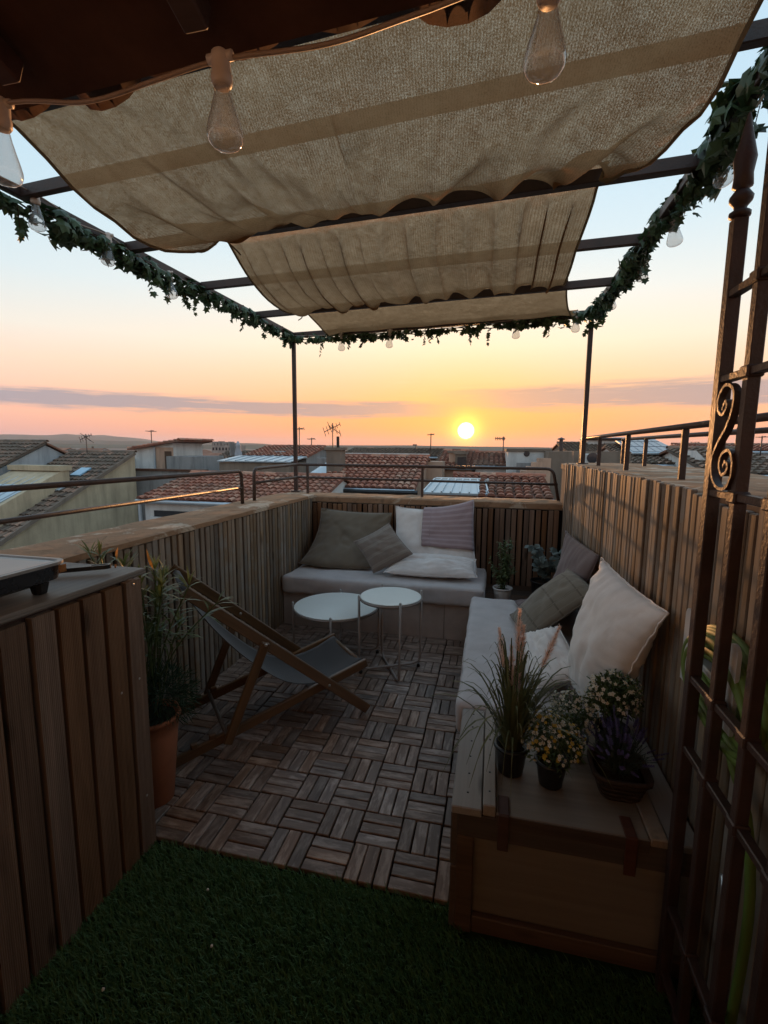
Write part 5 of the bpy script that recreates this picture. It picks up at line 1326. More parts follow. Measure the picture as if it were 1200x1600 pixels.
def bamboo_pot():
    c = V(-1.275, 1.49, -.002); rnd = random.Random(61)
    t = thing('potted_bamboo', 'tall lance leaved plant in a terracotta pot behind the counter', 'plant', None, c); pot(t, c, .070, .104, .365, 'terracotta_pot', 0.0, .012, 32)
    lb = LB(); sb = LB(); top = c + V(0, 0, .34); tb = LB()
    ends = [(-1.15, 1.44, .90), (-1.20, 1.47, .95), (-1.29, 1.42, .97), (-1.37, 1.40, 1.01), (-1.44, 1.43, 1.00), (-1.22, 1.55, .90), (-1.03, 1.60, .80), (-1.11, 1.54, .88), (-1.20, 1.50, .90), (-1.24, 1.52, .80), (-1.26, 1.46, .92), (-1.18, 1.56, .70), (-1.27, 1.57, .66), (-1.23, 1.42, .84)]
    for k, e in enumerate(ends):
        e = V(*e); b = top + V(rnd.uniform(-.04, .04), rnd.uniform(-.04, .04), 0); P_ = arc_pts([b, b.lerp(e, .5) + V(0, 0, .06), e], 10); sb.stem(P_, .0026, .3)
        for q in range(19):
            i = rnd.randint(9, len(P_) - 1); p = P_[i]; ax = (P_[min(i + 1, len(P_) - 1)] - P_[i - 1]).normalized(); d = rdir(rnd, -.5) * .9 + ax * .8; lb.leaf(p, d, V(0, 0, 1), rnd.uniform(.05, .105), rnd.uniform(.010, .016), .35, rnd.random())
        ax = (P_[-1] - P_[-4]).normalized()
        for q in range(6): lb.leaf(P_[-1], ax + rdir(rnd, -.5) * .5, V(0, 0, 1), rnd.uniform(.05, .085), .010, .25, .6 + .4 * rnd.random())
    for (p, d, l) in (((-1.165, 1.42, .965), (-.25, -.2, 1), .080), ((-1.30, 1.40, 1.00), (.1, 0, 1), .045)):
        tb.leaf(V(*p), d, (0, -1, .3), l, .014, .12, rnd.random())
    sb.put('stems', 'bamboo_leaf', t); lb.put('leaves', 'bamboo_leaf', t); tb.put('orange_tips', 'tip_leaf', t)
    # low dense bush spilling over the rim
    nb = LB()
    cc = c + V(.03, .03, .43)
    for k in range(2600):
        d = rdir(rnd, -.7); r_ = rnd.random() ** .4 * (1 + .35 * nse(d.x * 3, d.y * 3, d.z * 3 + 2)); p = cc + V(d.x * .135, d.y * .105, d.z * .125) * r_; nb.leaf(p, d + rdir(rnd, -1) * .7, rdir(rnd, -1), rnd.uniform(.018, .045), .0035, .2, rnd.random())
    nb.put('ferny_undergrowth', 'dark_needle', t)
bamboo_pot()

# ================================================================== ROOFTOPS BEYOND THE TERRACE
def tile_field(lb, E0, E1, Sv, seed, pitch=.205, course=.34, seg=4):
    """canal tiles in overlapping courses over a slope; U runs along the eave, Sv up to the ridge"""
    rnd = random.Random(seed); E0 = Vector(E0); E1 = Vector(E1); Sv = Vector(Sv); U = (E1 - E0); W = U.length; U.normalize(); L_ = Sv.length; D = Sv.normalized(); N = U.cross(D).normalized()
    if N.z < 0: N = -N
    nc = max(1, int(W / pitch)); nr = max(1, int(L_ / course) + 1); pw = W / nc; pl = L_ / nr
    for c in range(nc):
        for r in range(nr):
            b = E0 + U * ((c + .5) * pw + rnd.uniform(-.012, .012)) + D * (r * pl + rnd.uniform(-.03, .02)); e = b + D * (pl * 1.12); sk = U * rnd.uniform(-.012, .012)
            h0 = .055 + rnd.uniform(-.006, .012); h1 = .018; r0, r1 = pw * .47, pw * .37; o = len(lb.v)
            for base, hh, rr in ((b, h0, r0), (e + sk, h1, r1)):
                for k in range(seg + 1):
                    a = math.pi * k / seg; lb.v.append(tuple(base + U * (math.cos(a) * rr) + N * (hh + math.sin(a) * rr * .72 - .02)))
            t = min(1, max(0, rnd.gauss(.52, .25)))
            for k in range(seg): lb.f.append((o + k, o + k + 1, o + seg + 2 + k, o + seg + 1 + k)); lb.m.append(0); lb.c.append(t)
            lb.f.append(tuple(o + k for k in range(seg + 1))); lb.m.append(0); lb.c.append(0.0)
def slope(parent, E0, E1, Sv, seed, mat='clay_tile', over=.0, tiles=True, ridge=True):
    E0 = Vector(E0); E1 = Vector(E1); Sv = Vector(Sv); N = (E1 - E0).cross(Sv).normalized()
    if N.z < 0: N = -N
    mb = MB(); mb.poly([E0, E1, E1 + Sv, E0 + Sv], -.07, N); uvm = m[mat] if tiles else m['far_tile']
    if tiles: mb.c = [.05] * len(mb.f)
    r = mb.build('roof', uvm, parent)
    if tiles:
        lb = LB(); tile_field(lb, E0, E1, Sv, seed); o = lb.build('roof_tiles', m[mat], r, fix=False); tag(o, kind='stuff')
        if ridge:
            lb = LB(); rnd = random.Random(seed + 1); a = E0 + Sv; b = E1 + Sv; n = max(2, int((b - a).length / .38)); d = (b - a) / n; sd = V(d.y, -d.x, 0).normalized()
            for i in range(n):
                o = len(lb.v)
                for p, s_ in ((a + d * i, 1.0), (a + d * (i + 1.1), .86)):
                    for k in range(5): lb.v.append(tuple(p + sd * (math.cos(math.pi * k / 4) * .11 * s_) + V(0, 0, .02 + math.sin(math.pi * k / 4) * .10 * s_)))
                t = rnd.random()
                for k in range(4): lb.f.append((o + k, o + k + 1, o + 6 + k, o + 5 + k)); lb.m.append(0); lb.c.append(t)
            tag(lb.build('ridge_tiles', m[mat], r, fix=False), kind='stuff')
    return r
def prism(parent, name, pts, mat, zb=GZ):
    """walls over a footprint whose corners may have different heights"""
    mb = MB(); n = len(pts); a = [V(p[0], p[1], zb) for p in pts]; b = [V(*p) for p in pts]
    mb.add(a + b, [tuple(range(n))[::-1], tuple(range(n, 2 * n))] + [(i, (i + 1) % n, n + (i + 1) % n, n + i) for i in range(n)]); return mb.build(name, m[mat], parent)
def boxpart(parent, name, lo, hi, mat, bev=0):
    mb = MB(); mb.box(lo, hi, bev); return mb.build(name, m[mat], parent)
HG = 'houses across the rooftops'
def house_px(label, px0, px1, yb, yt, Yn, Yf, wall, seed, tiles=True, tile='clay_tile', back=True, wx=0.12):
    c = (px0 + px1) / 2; a = at(c, yb, Yn); b = at(c, yt, Yf); x0 = at(px0, yb, Yn).x; x1 = at(px1, yb, Yn).x
    t = thing('house', label, 'house', HG, ((x0 + x1) / 2, Yf, GZ)); dy = Yf - Yn; dz = b.z - a.z
    slope(t, (x0, Yn, a.z), (x1, Yn, a.z), (0, dy, dz), seed, tile, tiles=tiles)
    if back: slope(t, (x1, Yf + dy, a.z), (x0, Yf + dy, a.z), (0, -dy, dz - .003), seed + 50, tile, tiles=False)
    yb_ = Yf + dy - .3 if back else Yf
    prof = [(Yn + .18, a.z - .10), (Yf, b.z - .10)] + ([(yb_, a.z - .06)] if back else [])
    mb = MB(); pts = [V(x0 + wx, prof[0][0], GZ)] + [V(x0 + wx, y, z) for y, z in prof] + [V(x0 + wx, prof[-1][0] + (0 if back else .02), GZ)]
    mb.poly(pts, (x1 - x0) - 2 * wx, (1, 0, 0)); mb.build('wall', m[wall], t)
    mb = MB(); mb.tube([(x0, Yn - .04, a.z - .05), (x1, Yn - .04, a.z - .05)], .055, 8); mb.build('gutter', m['zinc'], t, True)
    t['_dims'] = (x0, x1, Yn, Yf, a.z, b.z)
    return t, (x0, x1, a.z, b.z)
def chimney(parent, px, yt, yb, Y, w, mat='wall_grey', cap=True):
    p = at(px, yb, Y); h = at(px, yt, Y).z
    o = boxpart(parent, 'chimney', (p.x - w / 2, Y - w / 2, p.z - .5), (p.x + w / 2, Y + w / 2, h - .10), mat)
    if cap: boxpart(o, 'cap', (p.x - w / 2 - .06, Y - w / 2 - .06, h - .099), (p.x + w / 2 + .06, Y + w / 2 + .06, h), 'wall_brown')
    return o
def antenna(label, px, yt, yb, Y, kind=0):
    p = at(px, yb, Y); q = at(px, yt, Y); h = q.z - p.z; t = thing('antenna', label, 'antenna', 'roof antennas', (p.x, Y, p.z - .6)); k = max(.012, .0011 * Y)
    mb = MB(); mb.tube([(p.x, Y, p.z - .6), (p.x, Y, q.z)], k, 6); mb.build('mast', m['antenna_metal'], t, True)
    def rod(a, b, r=.6, nm='element'):
        mb = MB(); mb.tube([a, b], k * r, 5); mb.build(nm, m['antenna_metal'], t)
    if kind == 0:      # wide comb
        zb = q.z - h * .15; rod((p.x - h * .55, Y - .05, zb + .02), (p.x + h * .12, Y + .05, zb), .8, 'boom')
        for i in range(6): x = p.x - h * .5 + i * h * .11; rod((x, Y, zb - h * .10), (x, Y, zb + h * .12))
    elif kind == 1:    # aerial with pairs of tilted rods
        b0 = V(p.x - h * .30, Y - .1, q.z - h * .34); b1 = V(p.x + h * .26, Y + .1, q.z - h * .04); rod(b0, b1, .8, 'boom')
        for i in range(6):
            c_ = b0.lerp(b1, i / 5); l_ = h * (.17 - .018 * i); rod(c_ + V(-l_ * .35, 0, l_), c_ + V(l_ * .35, 0, -l_))
        b2 = V(p.x - h * .16, Y, q.z - h * .10); b3 = V(p.x + h * .30, Y, q.z - h * .40); rod(b2, b3, .7, 'boom')
        for i in range(4):
            c_ = b2.lerp(b3, i / 3); rod(c_ + V(h * .03, -.2, h * .13), c_ + V(-h * .03, .2, -h * .10))
    else:
        rod((p.x - h * .25, Y, q.z - h * .12), (p.x + h * .25, Y, q.z - h * .05), .7, 'boom')
        for i in range(4): x = p.x - h * .2 + i * h * .12; rod((x, Y - .3, q.z - h * .1), (x, Y + .3, q.z - h * .1))
    return t

def left_houses():
    # A: far left gable, ridge running away to the left
    t = thing('house', 'house at the left edge with pale blue grey gable wall', 'house', HG, (-24, 16, GZ)); X0 = -19.5
    slope(t, (-31, 11.0, -1.33), (X0 + .1, 11.0, -1.33), (0, 6.4, 2.87), 101, 'clay_tile_grey'); slope(t, (X0 + .1, 21.0, -.10), (-31, 21.0, -.10), (0, -3.6, 1.637), 102, 'clay_tile', tiles=False)
    mb = MB(); mb.poly([(X0, 11.2, GZ), (X0, 11.2, -1.42), (X0, 17.4, 1.40), (X0, 20.8, -.16), (X0, 20.8, GZ)], 11.3, (-1, 0, 0)); mb.build('wall', m['wall_blue'], t)
    mb = MB(); mb.bar((X0 + .06, 11.2, -2.06), (X0 + .06, 17.9, .66), .10, .16, (0, 0, 1)); mb.build('flashing', m['wall_white'], t)
    # B: below it, half gable with cream wall towards us
    t = thing('house', 'house with long cream gable wall, tiled slope and skylight at left', 'house', HG, (-17.5, 15, GZ)); X1 = -16.0
    slope(t, (-19.45, 10.0, -2.845), (X1 + .12, 10.0, -2.845), (0, 8.6, 3.94), 111, 'clay_tile_grey')
    mb = MB(); mb.poly([(X1, 10.2, GZ), (X1, 10.2, -2.90), (X1, 18.55, .93), (X1, 18.7, .93), (X1, 18.7, GZ)], 3.4, (-1, 0, 0)); mb.build('wall', m['wall_cream'], t)
    mb = MB(); mb.bar((X1 + .10, 10.0, -2.86), (X1 + .10, 18.6, 1.08), .10, .14, (0, 0, 1)); mb.build('verge', m['wall_brown'], t)
    # dormer box with a zinc roof
    def onroof(x, y, dz=0): return V(x, y, -2.845 + (y - 10) * .458 + dz)
    d = prism(t, 'dormer', [(-19.2, 12.7, -.86), (-16.75, 12.7, -.86), (-16.75, 15.9, .55), (-19.2, 15.9, .55)], 'wall_cream', -2.2)
    z = MB(); z.poly([(-19.1, 12.72, -.84), (-16.95, 12.72, -.84), (-16.95, 15.35, .22), (-19.1, 15.35, .22)], .05, (0, -.37, .93)); zr = z.build('dormer_roof', m['zinc'], d)
    for i in range(5):
        x = -18.7 + i * .4; mb = MB(); mb.bar((x, 12.72, -.785), (x, 15.35, .275), .03, .04, (0, 0, 1)); mb.build('seam', m['zinc'], zr)
    boxpart(d, 'coping', (-19.25, 15.4, .40), (-16.7, 16.0, .60), 'wall_cream')
    for (x, y, w, l, nm) in ((-16.95, 16.35, .5, .62, 'skylight'), (-16.75, 15.2, .35, .3, 'roof_vent')):
        p0 = onroof(x, y, .10); mb = MB(); mb.bar(p0, onroof(x, y + l, .10), w, .07, (0, 0, 1), .01); mb.build(nm, m['sky_glass' if nm == 'skylight' else 'zinc'], t)
    c = onroof(-17.1, 11.4); ch = boxpart(t, 'chimney', (c.x - .2, c.y - .2, c.z - .3), (c.x + .2, c.y + .2, c.z + .42), 'wall_grey')
    boxpart(ch, 'cap', (c.x - .25, c.y - .25, c.z + .421), (c.x + .25, c.y + .25, c.z + .48), 'eave_tile')
    antenna('antenna with tilted rods on the ridge of the skylight house', 136, 678, 705, 18.4, 1)
    # C: little tower room
    Y = 22.0; a = at(212, 733, Y); b = at(272, 733, Y); zl = at(212, 701, Y).z; zr_ = at(272, 690, Y).z
    t = thing('rooftop_tower', 'small white tower room with tilted tiled roof above the cream house', 'house', HG, (a.x, Y, GZ))
    prism(t, 'wall', [(a.x, Y, zl), (b.x, Y, zr_), (b.x, Y + 2.6, zr_), (a.x, Y + 2.6, zl)], 'wall_white')
    slope(t, (a.x - .25, Y + 2.8, zl + .0), (a.x - .25, Y - .25, zl + .0), (b.x - a.x + .8, 0, (zr_ - zl) * 1.2), 121, 'clay_tile')
    mid = lerp(a.x, b.x, .55); boxpart(t, 'side_panel', (mid, Y - .03, zl - 1.1), (b.x + .012, Y - .002, zl + .08), 'wall_peach'); boxpart(t, 'door', (b.x - .50, Y - .045, zl - 1.1), (b.x - .08, Y - .031, zl - .12), 'dark_plank')
    mb = MB(); mb.tube([(mid - .02, Y - .06, zl - 1.2), (mid - .02, Y - .06, zl + .1)], .05, 8); mb.build('drain_pipe', m['zinc'], t)
    boxpart(t, 'annex', (b.x + .02, Y - .6, GZ), (b.x + 1.6, Y + 2.2, at(300, 713, Y).z), 'wall_grey'); boxpart(t, 'window', (a.x - .9, Y - .5, GZ), (a.x - .02, Y + 1.0, at(208, 716, Y).z), 'wall_white')
    antenna('thin aerial pole above the small tower room', 237, 672, 690, Y + 1.3, 2)
    # grey wall with tile coping in front of the tower
    Y = 19.2; a = at(206, 735, Y); b = at(318, 737, Y); t = thing('boundary_wall', 'grey stained wall with red tile coping below the tower room', 'wall', None, (a.x, Y, GZ))
    boxpart(t, 'masonry', (a.x, Y, GZ), (b.x, Y + .35, a.z), 'wall_grey'); boxpart(t, 'coping', (a.x - .05, Y - .08, a.z + .001), (b.x, Y + .4, a.z + .09), 'eave_tile')
left_houses()

def middle_houses():
    t, (x0, x1, ze, zr) = house_px('house with white wall and dark window just beyond the left railing', 214, 492, 785, 741, 12.0, 14.7, 'wall_white', 201)
    p = at(243, 797, 12.17); q = at(301, 809, 12.17); w = boxpart(t, 'window', (p.x, 12.10, q.z), (q.x, 12.175, p.z), 'dark_window'); boxpart(w, 'sill', (p.x - .1, 12.04, q.z - .07), (q.x + .1, 12.17, q.z - .002), 'wall_white')
    mb = MB(); mb.tube([(x0 + .05, 12.05, ze - .05), (x0 + .05, 12.05, GZ)], .05, 8); mb.build('drain_pipe', m['zinc'], t)
    t, _ = house_px('low tiled house right of the small tower room', 312, 384, 729, 706, 25.0, 28.0, 'wall_grey', 211, tile='clay_tile_grey')
    boxpart(t, 'chimney', (_[1] - 2.2, 27.0, _[3] - .5), (_[1] - 1.7, 27.4, _[3] + .55), 'wall_grey')
    # zinc fronted roof with tiles above
    t, (x0, x1, ze, zr) = house_px('tiled house with a zinc strip roof left of the pergola post', 380, 480, 713, 698, 21.5, 24.0, 'wall_grey', 221)
    a = at(380, 722, 19.5); z = MB(); z.poly([(x0 - .2, 19.5, a.z), (x1, 19.5, a.z), (x1, 21.44, ze - .03), (x0 - .2, 21.44, ze - .03)], .05, (0, -.1, 1)); zo = z.build('zinc_roof', m['zinc'], t)
    boxpart(t, 'front_wall', (x0 - .15, 19.6, GZ), (x1 - .05, 21.4, a.z - .03), 'wall_brown')
    for i in range(7):
        x = lerp(x0, x1, (i + .5) / 7); mb = MB(); mb.bar((x, 19.5, a.z + .06), (x, 21.4, ze + .03), .04, .05, (0, 0, 1)); mb.build('seam', m['zinc'], zo)
    boxpart(t, 'skylight', (lerp(x0, x1, .4), 22.2, lerp(ze, zr, .3)), (lerp(x0, x1, .55), 22.8, lerp(ze, zr, .52)), 'zinc')
    # E: the big roof behind the bench
    t, (x0, x1, ze, zr) = house_px('large red tiled roof right behind the back railing', 490, 648, 763, 713, 15.0, 18.4, 'wall_peach', 231)
    z = MB(); z.poly([(x0 - .85, 15.0, ze - .02), (x0 - .01, 15.0, ze), (x0 - .01, 18.2, zr - .05), (x0 - .35, 18.2, zr - .1)], .05, (0, -.26, .96)); z.build('zinc_flashing', m['zinc'], t)
    boxpart(t, 'ridge_strip', (x0 - .1, 18.36, zr + .005), (x1, 18.46, zr + .13), 'wall_white')
    mb = MB(); mb.tube([(x0 - .9, 14.93, ze - .09), (x1 + .1, 14.93, ze - .09)], .07, 8); mb.build('eaves_pipe', m['black_plastic'], t)
    c = chimney(t, 525, 699, 735, 16.6, .55, 'wall_brown'); chimney(t, 514, 712, 722, 19.5, .8, 'wall_grey', False)
    q = at(528, 682, 16.6); p = at(528, 700, 16.6); mb = MB(); mb.tube([(p.x, 16.6, p.z - .1), (q.x, 16.6, q.z)], .055, 8); mb.build('flue', m['black_plastic'], c)
    antenna('large tilted rod antenna beside the chimney flue', 520, 661, 702, 17.4, 1)
    antenna('small antenna just right of the left pergola post', 487, 684, 704, 24, 2); antenna('antenna hidden close to the left pergola post', 468, 667, 700, 22, 2)
    t, _ = house_px('long dark ridged roof behind the large red roof', 528, 684, 713, 702, 24.0, 27.0, 'wall_brown', 241, tile='clay_tile_grey'); chimney(t, 513, 699, 711, 25.5, .5, 'wall_peach')
    # stepped peach house with chimney in the sun's path
    t, (x0, x1, ze, zr) = house_px('peach walled house with chimneys below the setting sun', 680, 742, 730, 705, 20.0, 23.5, 'wall_peach', 251)
    chimney(t, 713, 704, 722, 21.0, .6, 'wall_peach'); chimney(t, 720, 706, 726, 20.6, .45, 'wall_brown'); a = at(648, 715, 18.6); b = at(706, 745, 18.6)
    boxpart(t, 'annex', (a.x, 18.6, GZ), (b.x - .4, 19.8, a.z - .15), 'wall_peach'); boxpart(t, 'window', (b.x + .1, 19.9, b.z + .25), (b.x + .45, 20.10, b.z + .75), 'dark_window')
    t, (x0, x1, ze, zr) = house_px('house with white front wall left of the pale block', 738, 797, 728, 708, 19.5, 22.5, 'wall_white', 261)
    boxpart(t, 'front_ledge', (x0, 19.40, ze - .66), (x1, 19.66, ze - .55), 'zinc')
    # zinc panel roof and the near right red roof
    a = at(661, 772, 11.4); b = at(763, 772, 11.4); tt = at(700, 752, 12.9)
    t = thing('house', 'low house with a pale zinc panel roof below the railing', 'house', HG, (a.x, 12, GZ))
    z = MB(); z.poly([(a.x, 11.4, a.z), (b.x, 11.4, a.z), (b.x - .12, 12.9, tt.z), (a.x + .1, 12.9, tt.z)], .05, (0, -.2, .98)); zo = z.build('roof', m['zinc'], t)
    for i in range(8):
        x = lerp(a.x, b.x, i / 7); mb = MB(); mb.bar((x, 11.4, a.z + .06), (lerp(a.x + .1, b.x - .12, i / 7), 12.9, tt.z + .06), .035, .05, (0, 0, 1)); mb.build('seam', m['zinc'], zo)
    prism(t, 'wall', [(a.x + .05, 11.5, a.z - .02), (b.x - .05, 11.5, a.z - .02), (b.x - .15, 12.85, tt.z - .03), (a.x + .12, 12.85, tt.z - .03)], 'wall_peach'); boxpart(t, 'rear_wall', (a.x + .1, 12.95, GZ), (b.x, 13.3, tt.z + .08), 'wall_white')
    t, _ = house_px('red tiled roof at the right end of the back railing', 745, 866, 779, 745, 11.2, 13.6, 'wall_peach', 271); 
    t2, _2 = house_px('narrow red roof strip behind the zinc panel roof', 704, 792, 752, 743, 14.6, 15.6, 'wall_peach', 273)
    # pale block and brown stepped walls
    Y = 17.5; a = at(794, 705, Y); b = at(857, 744, Y)
    t = thing('house', 'pale mint flat roofed block right of the sun', 'house', HG, (a.x, Y, GZ)); boxpart(t, 'wall', (a.x, Y, GZ), (b.x, Y + 4, a.z), 'wall_white'); boxpart(t, 'roof_edge', (a.x - .06, Y - .06, a.z + .001), (b.x + .06, Y + 4.05, a.z + .09), 'wall_brown')
    p = at(807, 723, Y); q = at(829, 741, Y); w = boxpart(t, 'window', (p.x, Y - .03, q.z), (q.x, Y - .002, p.z), 'wall_grey'); mb = MB(); c = at(823, 709, Y); mb.lathe([(.10, 0), (.10, .02), (.08, .03)], (c.x, Y - .002, c.z), 14, axis=(0, -1, 0)); mb.build('vent', m['dark_window'], t)
    Y = 16.0; a = at(858, 705, Y); b = at(897, 745, Y); t = thing('house', 'brown rendered block with stepped parapet beside the right pergola post', 'house', HG, (a.x, Y, GZ))
    boxpart(t, 'wall', (a.x, Y, GZ), (b.x + .8, Y + 4, a.z), 'wall_brown'); 
    for i in range(5):
        s0 = at(852 - i * 9, 716 + i * 6.5, Y); boxpart(t, 'step', (s0.x - .22, Y - .02 - .02 * i, GZ), (s0.x + .18, Y + .5, s0.z), 'wall_peach')
    q = at(877, 687, Y + 1); p = at(877, 706, Y + 1); mb = MB(); mb.tube([(p.x, Y + 1, p.z - .2), (q.x, Y + 1, q.z)], .06, 8); fl = mb.build('flue', m['antenna_metal'], t); mb = MB(); mb.lathe([(.12, 0), (.12, .03), (0, .08)], (q.x, Y + 1, q.z + .001), 10); mb.build('cowl', m['antenna_metal'], fl)
    antenna('antenna left of the sun with short cross rods', 673, 677, 699, 26, 2); antenna('wide comb antenna right of the sun', 786, 682, 706, 21, 0); antenna('low comb antenna on the long dark ridge', 650, 694, 703, 26, 0)
middle_houses()

def right_houses():
    t, _ = house_px('grey tiled roof right of the right pergola post', 884, 1000, 707, 693, 27.0, 31.0, 'wall_brown', 301, tile='clay_tile_grey')
    a = at(919, 693, 30); b = at(963, 684, 30); boxpart(t, 'lantern', (a.x, 30, a.z - .8), (b.x, 31.5, b.z - .12), 'wall_white'); boxpart(t, 'lantern_roof', (a.x - .2, 29.8, b.z - .119), (b.x + .2, 31.7, b.z), 'wall_white')
    Y = 13.0; a = at(897, 705, Y); b = at(985, 722, Y); t = thing('boundary_wall', 'low brown wall with an air conditioner behind the right railing', 'wall', None, (a.x, Y, GZ)); boxpart(t, 'masonry', (a.x, Y, GZ), (b.x, Y + .3, a.z), 'wall_brown')
    p = at(913, 709, Y - .45); q = at(936, 722, Y - .45); u = thing('air_conditioner', 'white air conditioner unit on the brown wall behind the right railing', 'air conditioner', None, (p.x, Y - .3, q.z - .1))
    boxpart(u, 'casing', (p.x, Y - .45, q.z - .1), (q.x, Y - .02, p.z), 'wall_white', .02); mb = MB(); mb.lathe([(.13, 0), (.13, .012), (.05, .016), (0, .016)], (lerp(p.x, q.x, .55), Y - .451, lerp(p.z, q.z, .5)), 20, axis=(0, -1, 0)); mb.build('fan_grille', m['dark_window'], u)
    t, (x0, x1, ze, zr) = house_px('tiled house carrying a solar panel array', 985, 1098, 726, 697, 17.0, 21.0, 'wall_white', 311, tile='clay_tile_grey')
    def rp(u, v, dz): return V(lerp(x0, x1, u), lerp(17.0, 21.0, v), lerp(ze, zr, v) + dz)
    sp = thing('solar_array', 'pale solar panel array on the tiled roof behind the right railing', 'solar panel', None, rp(.5, .6, .1))
    mb = MB(); mb.poly([rp(.16, .30, .13), rp(.93, .30, .13), rp(.80, .98, .30), rp(.12, .98, .30)], .05, (0, -.1, 1)); mb.build('frame', m['zinc'], sp)
    for i in range(6):
        for j in range(3):
            def rq(u, v): e0 = lerp(.18, .145, v); e1 = lerp(.90, .79, v); return rp(lerp(e0, e1, u), lerp(.32, .96, v), lerp(.13, .30, v) + .058)
            mb = MB(); mb.poly([rq(i / 6 + .008, j / 3 + .015), rq((i + .94) / 6, j / 3 + .015), rq((i + .94) / 6, (j + .94) / 3), rq(i / 6 + .008, (j + .94) / 3)], .012, (0, -.1, 1)); mb.build('panel', m['solar_cell'], sp)
    a = at(1088, 704, 15.5); b = at(1110, 737, 15.5); t = thing('rooftop_dormer', 'white dormer wall with a round window behind the right railing', 'house', HG, (a.x, 15.5, GZ))
    prism(t, 'wall', [(a.x, 15.5, a.z), (b.x, 15.5, a.z - .42), (b.x, 18, a.z - .42), (a.x, 18, a.z)], 'wall_white'); mb = MB(); c = at(1103, 729, 15.5); mb.lathe([(.11, 0), (.11, .02), (0, .03)], (c.x, 15.498, c.z), 16, axis=(0, -1, 0)); mb.build('round_window', m['dark_window'], t)
    house_px('tiled roof seen through the trellis at the right edge', 1112, 1260, 742, 703, 14.0, 17.5, 'wall_white', 321, tile='clay_tile_grey')
    house_px('far tiled roof above the dormer at the right', 1086, 1290, 705, 696, 24.0, 27.0, 'wall_white', 331)
    antenna('branched antenna seen between the trellis bars', 1149, 668, 698, 23, 2); antenna('thin aerial at the right edge of the picture', 1189, 681, 700, 22, 2)
    # bare tree
    rnd = random.Random(9); c = at(1087, 706, 34); t = thing('bare_tree', 'bare branched treetop behind the solar panel roof', 'tree', None, (c.x, 34, GZ)); mb = MB(); br = MB()
    mb.tube([(c.x, 34, GZ), (c.x + .1, 34, c.z - 1.6), (c.x, 34, c.z - .7)], [.16, .11, .08], 7); mb.build('trunk', m['bark'], t, True)
    def grow(p, d, l, r, k):
        e = p + d * l; br.tube([p, p.lerp(e, .5) + V(rnd.uniform(-.04, .04), 0, .02), e], [r, r * .85, r * .65], 4, False)
        if k > 0:
            for _ in range(3): grow(e, (d + V(rnd.uniform(-.9, .9), rnd.uniform(-.9, .9), rnd.uniform(-.25, .6))).normalized(), l * .68, r * .62, k - 1)
    for _ in range(5): grow(V(c.x, 34, c.z - .75), V(rnd.uniform(-.8, .8), rnd.uniform(-.5, .5), rnd.uniform(.5, 1)).normalized(), .55, .04, 4)
    br.build('branches', m['bark'], t, fix=False)
right_houses()

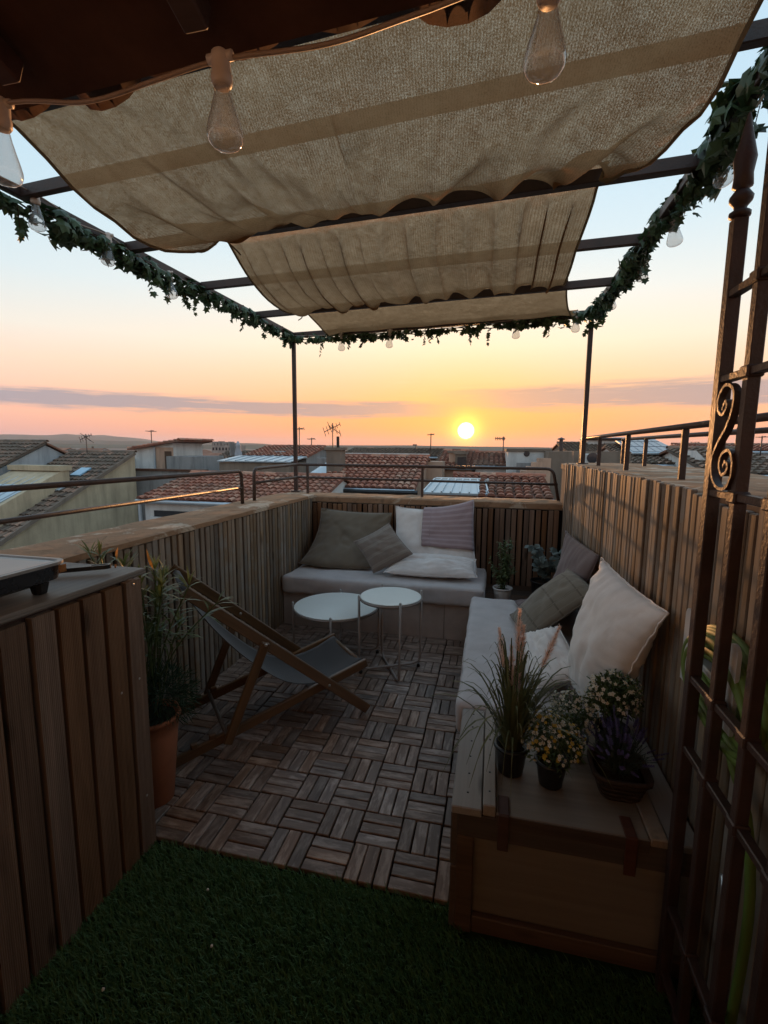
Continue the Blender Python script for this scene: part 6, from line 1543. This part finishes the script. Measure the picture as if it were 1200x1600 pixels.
def landmarks():
    Y = 62; a = at(331, 703, Y); b = at(361, 690, Y); t = thing('stone_building', 'far stone building with broken battlements on the skyline', 'building', None, (a.x, Y, GZ)); boxpart(t, 'wall', (a.x, Y, GZ), (b.x, Y + 4, b.z - .55), 'stone_ruin')
    n = 6
    for i in range(n):
        x = lerp(a.x, b.x, i / n); hh = (.55, .35, .6, .5, .25, .55)[i]; boxpart(t, 'merlon', (x + .03, Y + .001, b.z - .549), (x + (b.x - a.x) / n * .72, Y + 1.2, b.z - .55 + hh), 'stone_ruin'); boxpart(t, 'window', (x + .12, Y - .03, b.z - 1.25), (x + .38, Y - .002, b.z - .85), 'dark_window')
    Y = 27; p = at(373, 722, Y); q = at(373, 689, Y); t = thing('parasol', 'closed grey parasol standing among the rooftops', 'parasol', None, (p.x, Y, p.z - 1.2)); h = q.z - p.z
    mb = MB(); mb.tube([(p.x, Y, p.z - 1.2), (p.x, Y, q.z - .05)], .03, 8); mb.build('pole', m['metal_steel'], t); mb = MB(); mb.lathe([(.05, h * .12), (.26, h * .16), (.22, h * .40), (.13, h * .72), (.17, h * .76), (.05, h * .97), (0, h)], (p.x, Y, p.z), 12); mb.build('canopy', m['parasol_cloth'], t, True)
    # plain far houses that fill the town down to the horizon
    rnd = random.Random(77); k = 0; lab = 'far tiled house among the rooftops towards the horizon'
    for Y in (34, 43, 57, 80, 115):
        ang = -62.0
        while ang < 46:
            w = rnd.uniform(5, 9); x = math.tan(R(ang)) * Y; ang += math.degrees(math.atan(w * 1.25 / Y * math.cos(R(ang)) ** 2)) + rnd.uniform(0, 2.0)
            if rnd.random() < .18: continue
            zr = rnd.uniform(.15, .95) - (.25 if Y < 40 else 0); dp = rnd.uniform(3, 4.2); dz = dp * .3; alongx = rnd.random() < .7
            t = thing('house', lab, 'house', 'far houses of the town', (x, Y, GZ)); w2 = w / 2
            if alongx:
                mb = MB(); mb.poly([(x - w2, Y - dp, zr - dz), (x - w2, Y, zr), (x - w2, Y + dp, zr - dz), (x - w2, Y + dp - .02, zr - dz - .1), (x - w2, Y, zr - .12), (x - w2, Y - dp + .02, zr - dz - .1)], w, (1, 0, 0)); mb.build('roof', m['far_tile'], t)
                mb = MB(); mb.poly([(x - w2 + .2, Y - dp + .3, GZ), (x - w2 + .2, Y - dp + .3, zr - dz + .0), (x - w2 + .2, Y, zr - .12), (x - w2 + .2, Y + dp - .3, zr - dz), (x - w2 + .2, Y + dp - .3, GZ)], w - .4, (1, 0, 0)); mb.build('wall', m[rnd.choice(('wall_cream', 'wall_white', 'wall_peach', 'wall_grey'))], t)
            else:
                mb = MB(); mb.poly([(x - w2, Y - dp, zr - w2 * .3), (x, Y - dp, zr), (x + w2, Y - dp, zr - w2 * .3), (x + w2 - .02, Y - dp, zr - w2 * .3 - .1), (x, Y - dp, zr - .12), (x - w2 + .02, Y - dp, zr - w2 * .3 - .1)], dp * 2, (0, 1, 0)); mb.build('roof', m['far_tile'], t)
                mb = MB(); mb.poly([(x - w2 + .3, Y - dp + .2, GZ), (x - w2 + .3, Y - dp + .2, zr - w2 * .3), (x, Y - dp + .2, zr - .12), (x + w2 - .3, Y - dp + .2, zr - w2 * .3), (x + w2 - .3, Y - dp + .2, GZ)], dp * 2 - .4, (0, 1, 0)); mb.build('wall', m[rnd.choice(('wall_cream', 'wall_white', 'wall_peach', 'wall_grey'))], t)
            if rnd.random() < .5: boxpart(t, 'chimney', (x - .3, Y - .25, zr - .5), (x + .1, Y + .15, zr + rnd.uniform(.2, .5)), 'wall_brown')
            k += 1
landmarks()

# ------------------------------------------------------------------ evening haze over the town
def haze():
    mb = MB(); mb.box((-9600, -9600, GZ - 1.5), (9600, 9600, 175)); o = mb.build('haze', None)
    g = G('haze_air'); g.N.remove(g.out); g.out = g.N.new('ShaderNodeOutputMaterial')
    v = g.n('ShaderNodeVolumePrincipled'); v.inputs['Color'].default_value = (.86, .82, .86, 1); v.inputs['Density'].default_value = 7.5e-5; v.inputs['Anisotropy'].default_value = .2
    g.L.new(v.outputs[0], g.out.inputs['Volume']); o.data.materials.clear(); o.data.materials.append(g.m)
    tag(o, 'pale evening haze over the town and the hills', 'haze', kind='stuff')
haze()
cy.volume_bounces = 1
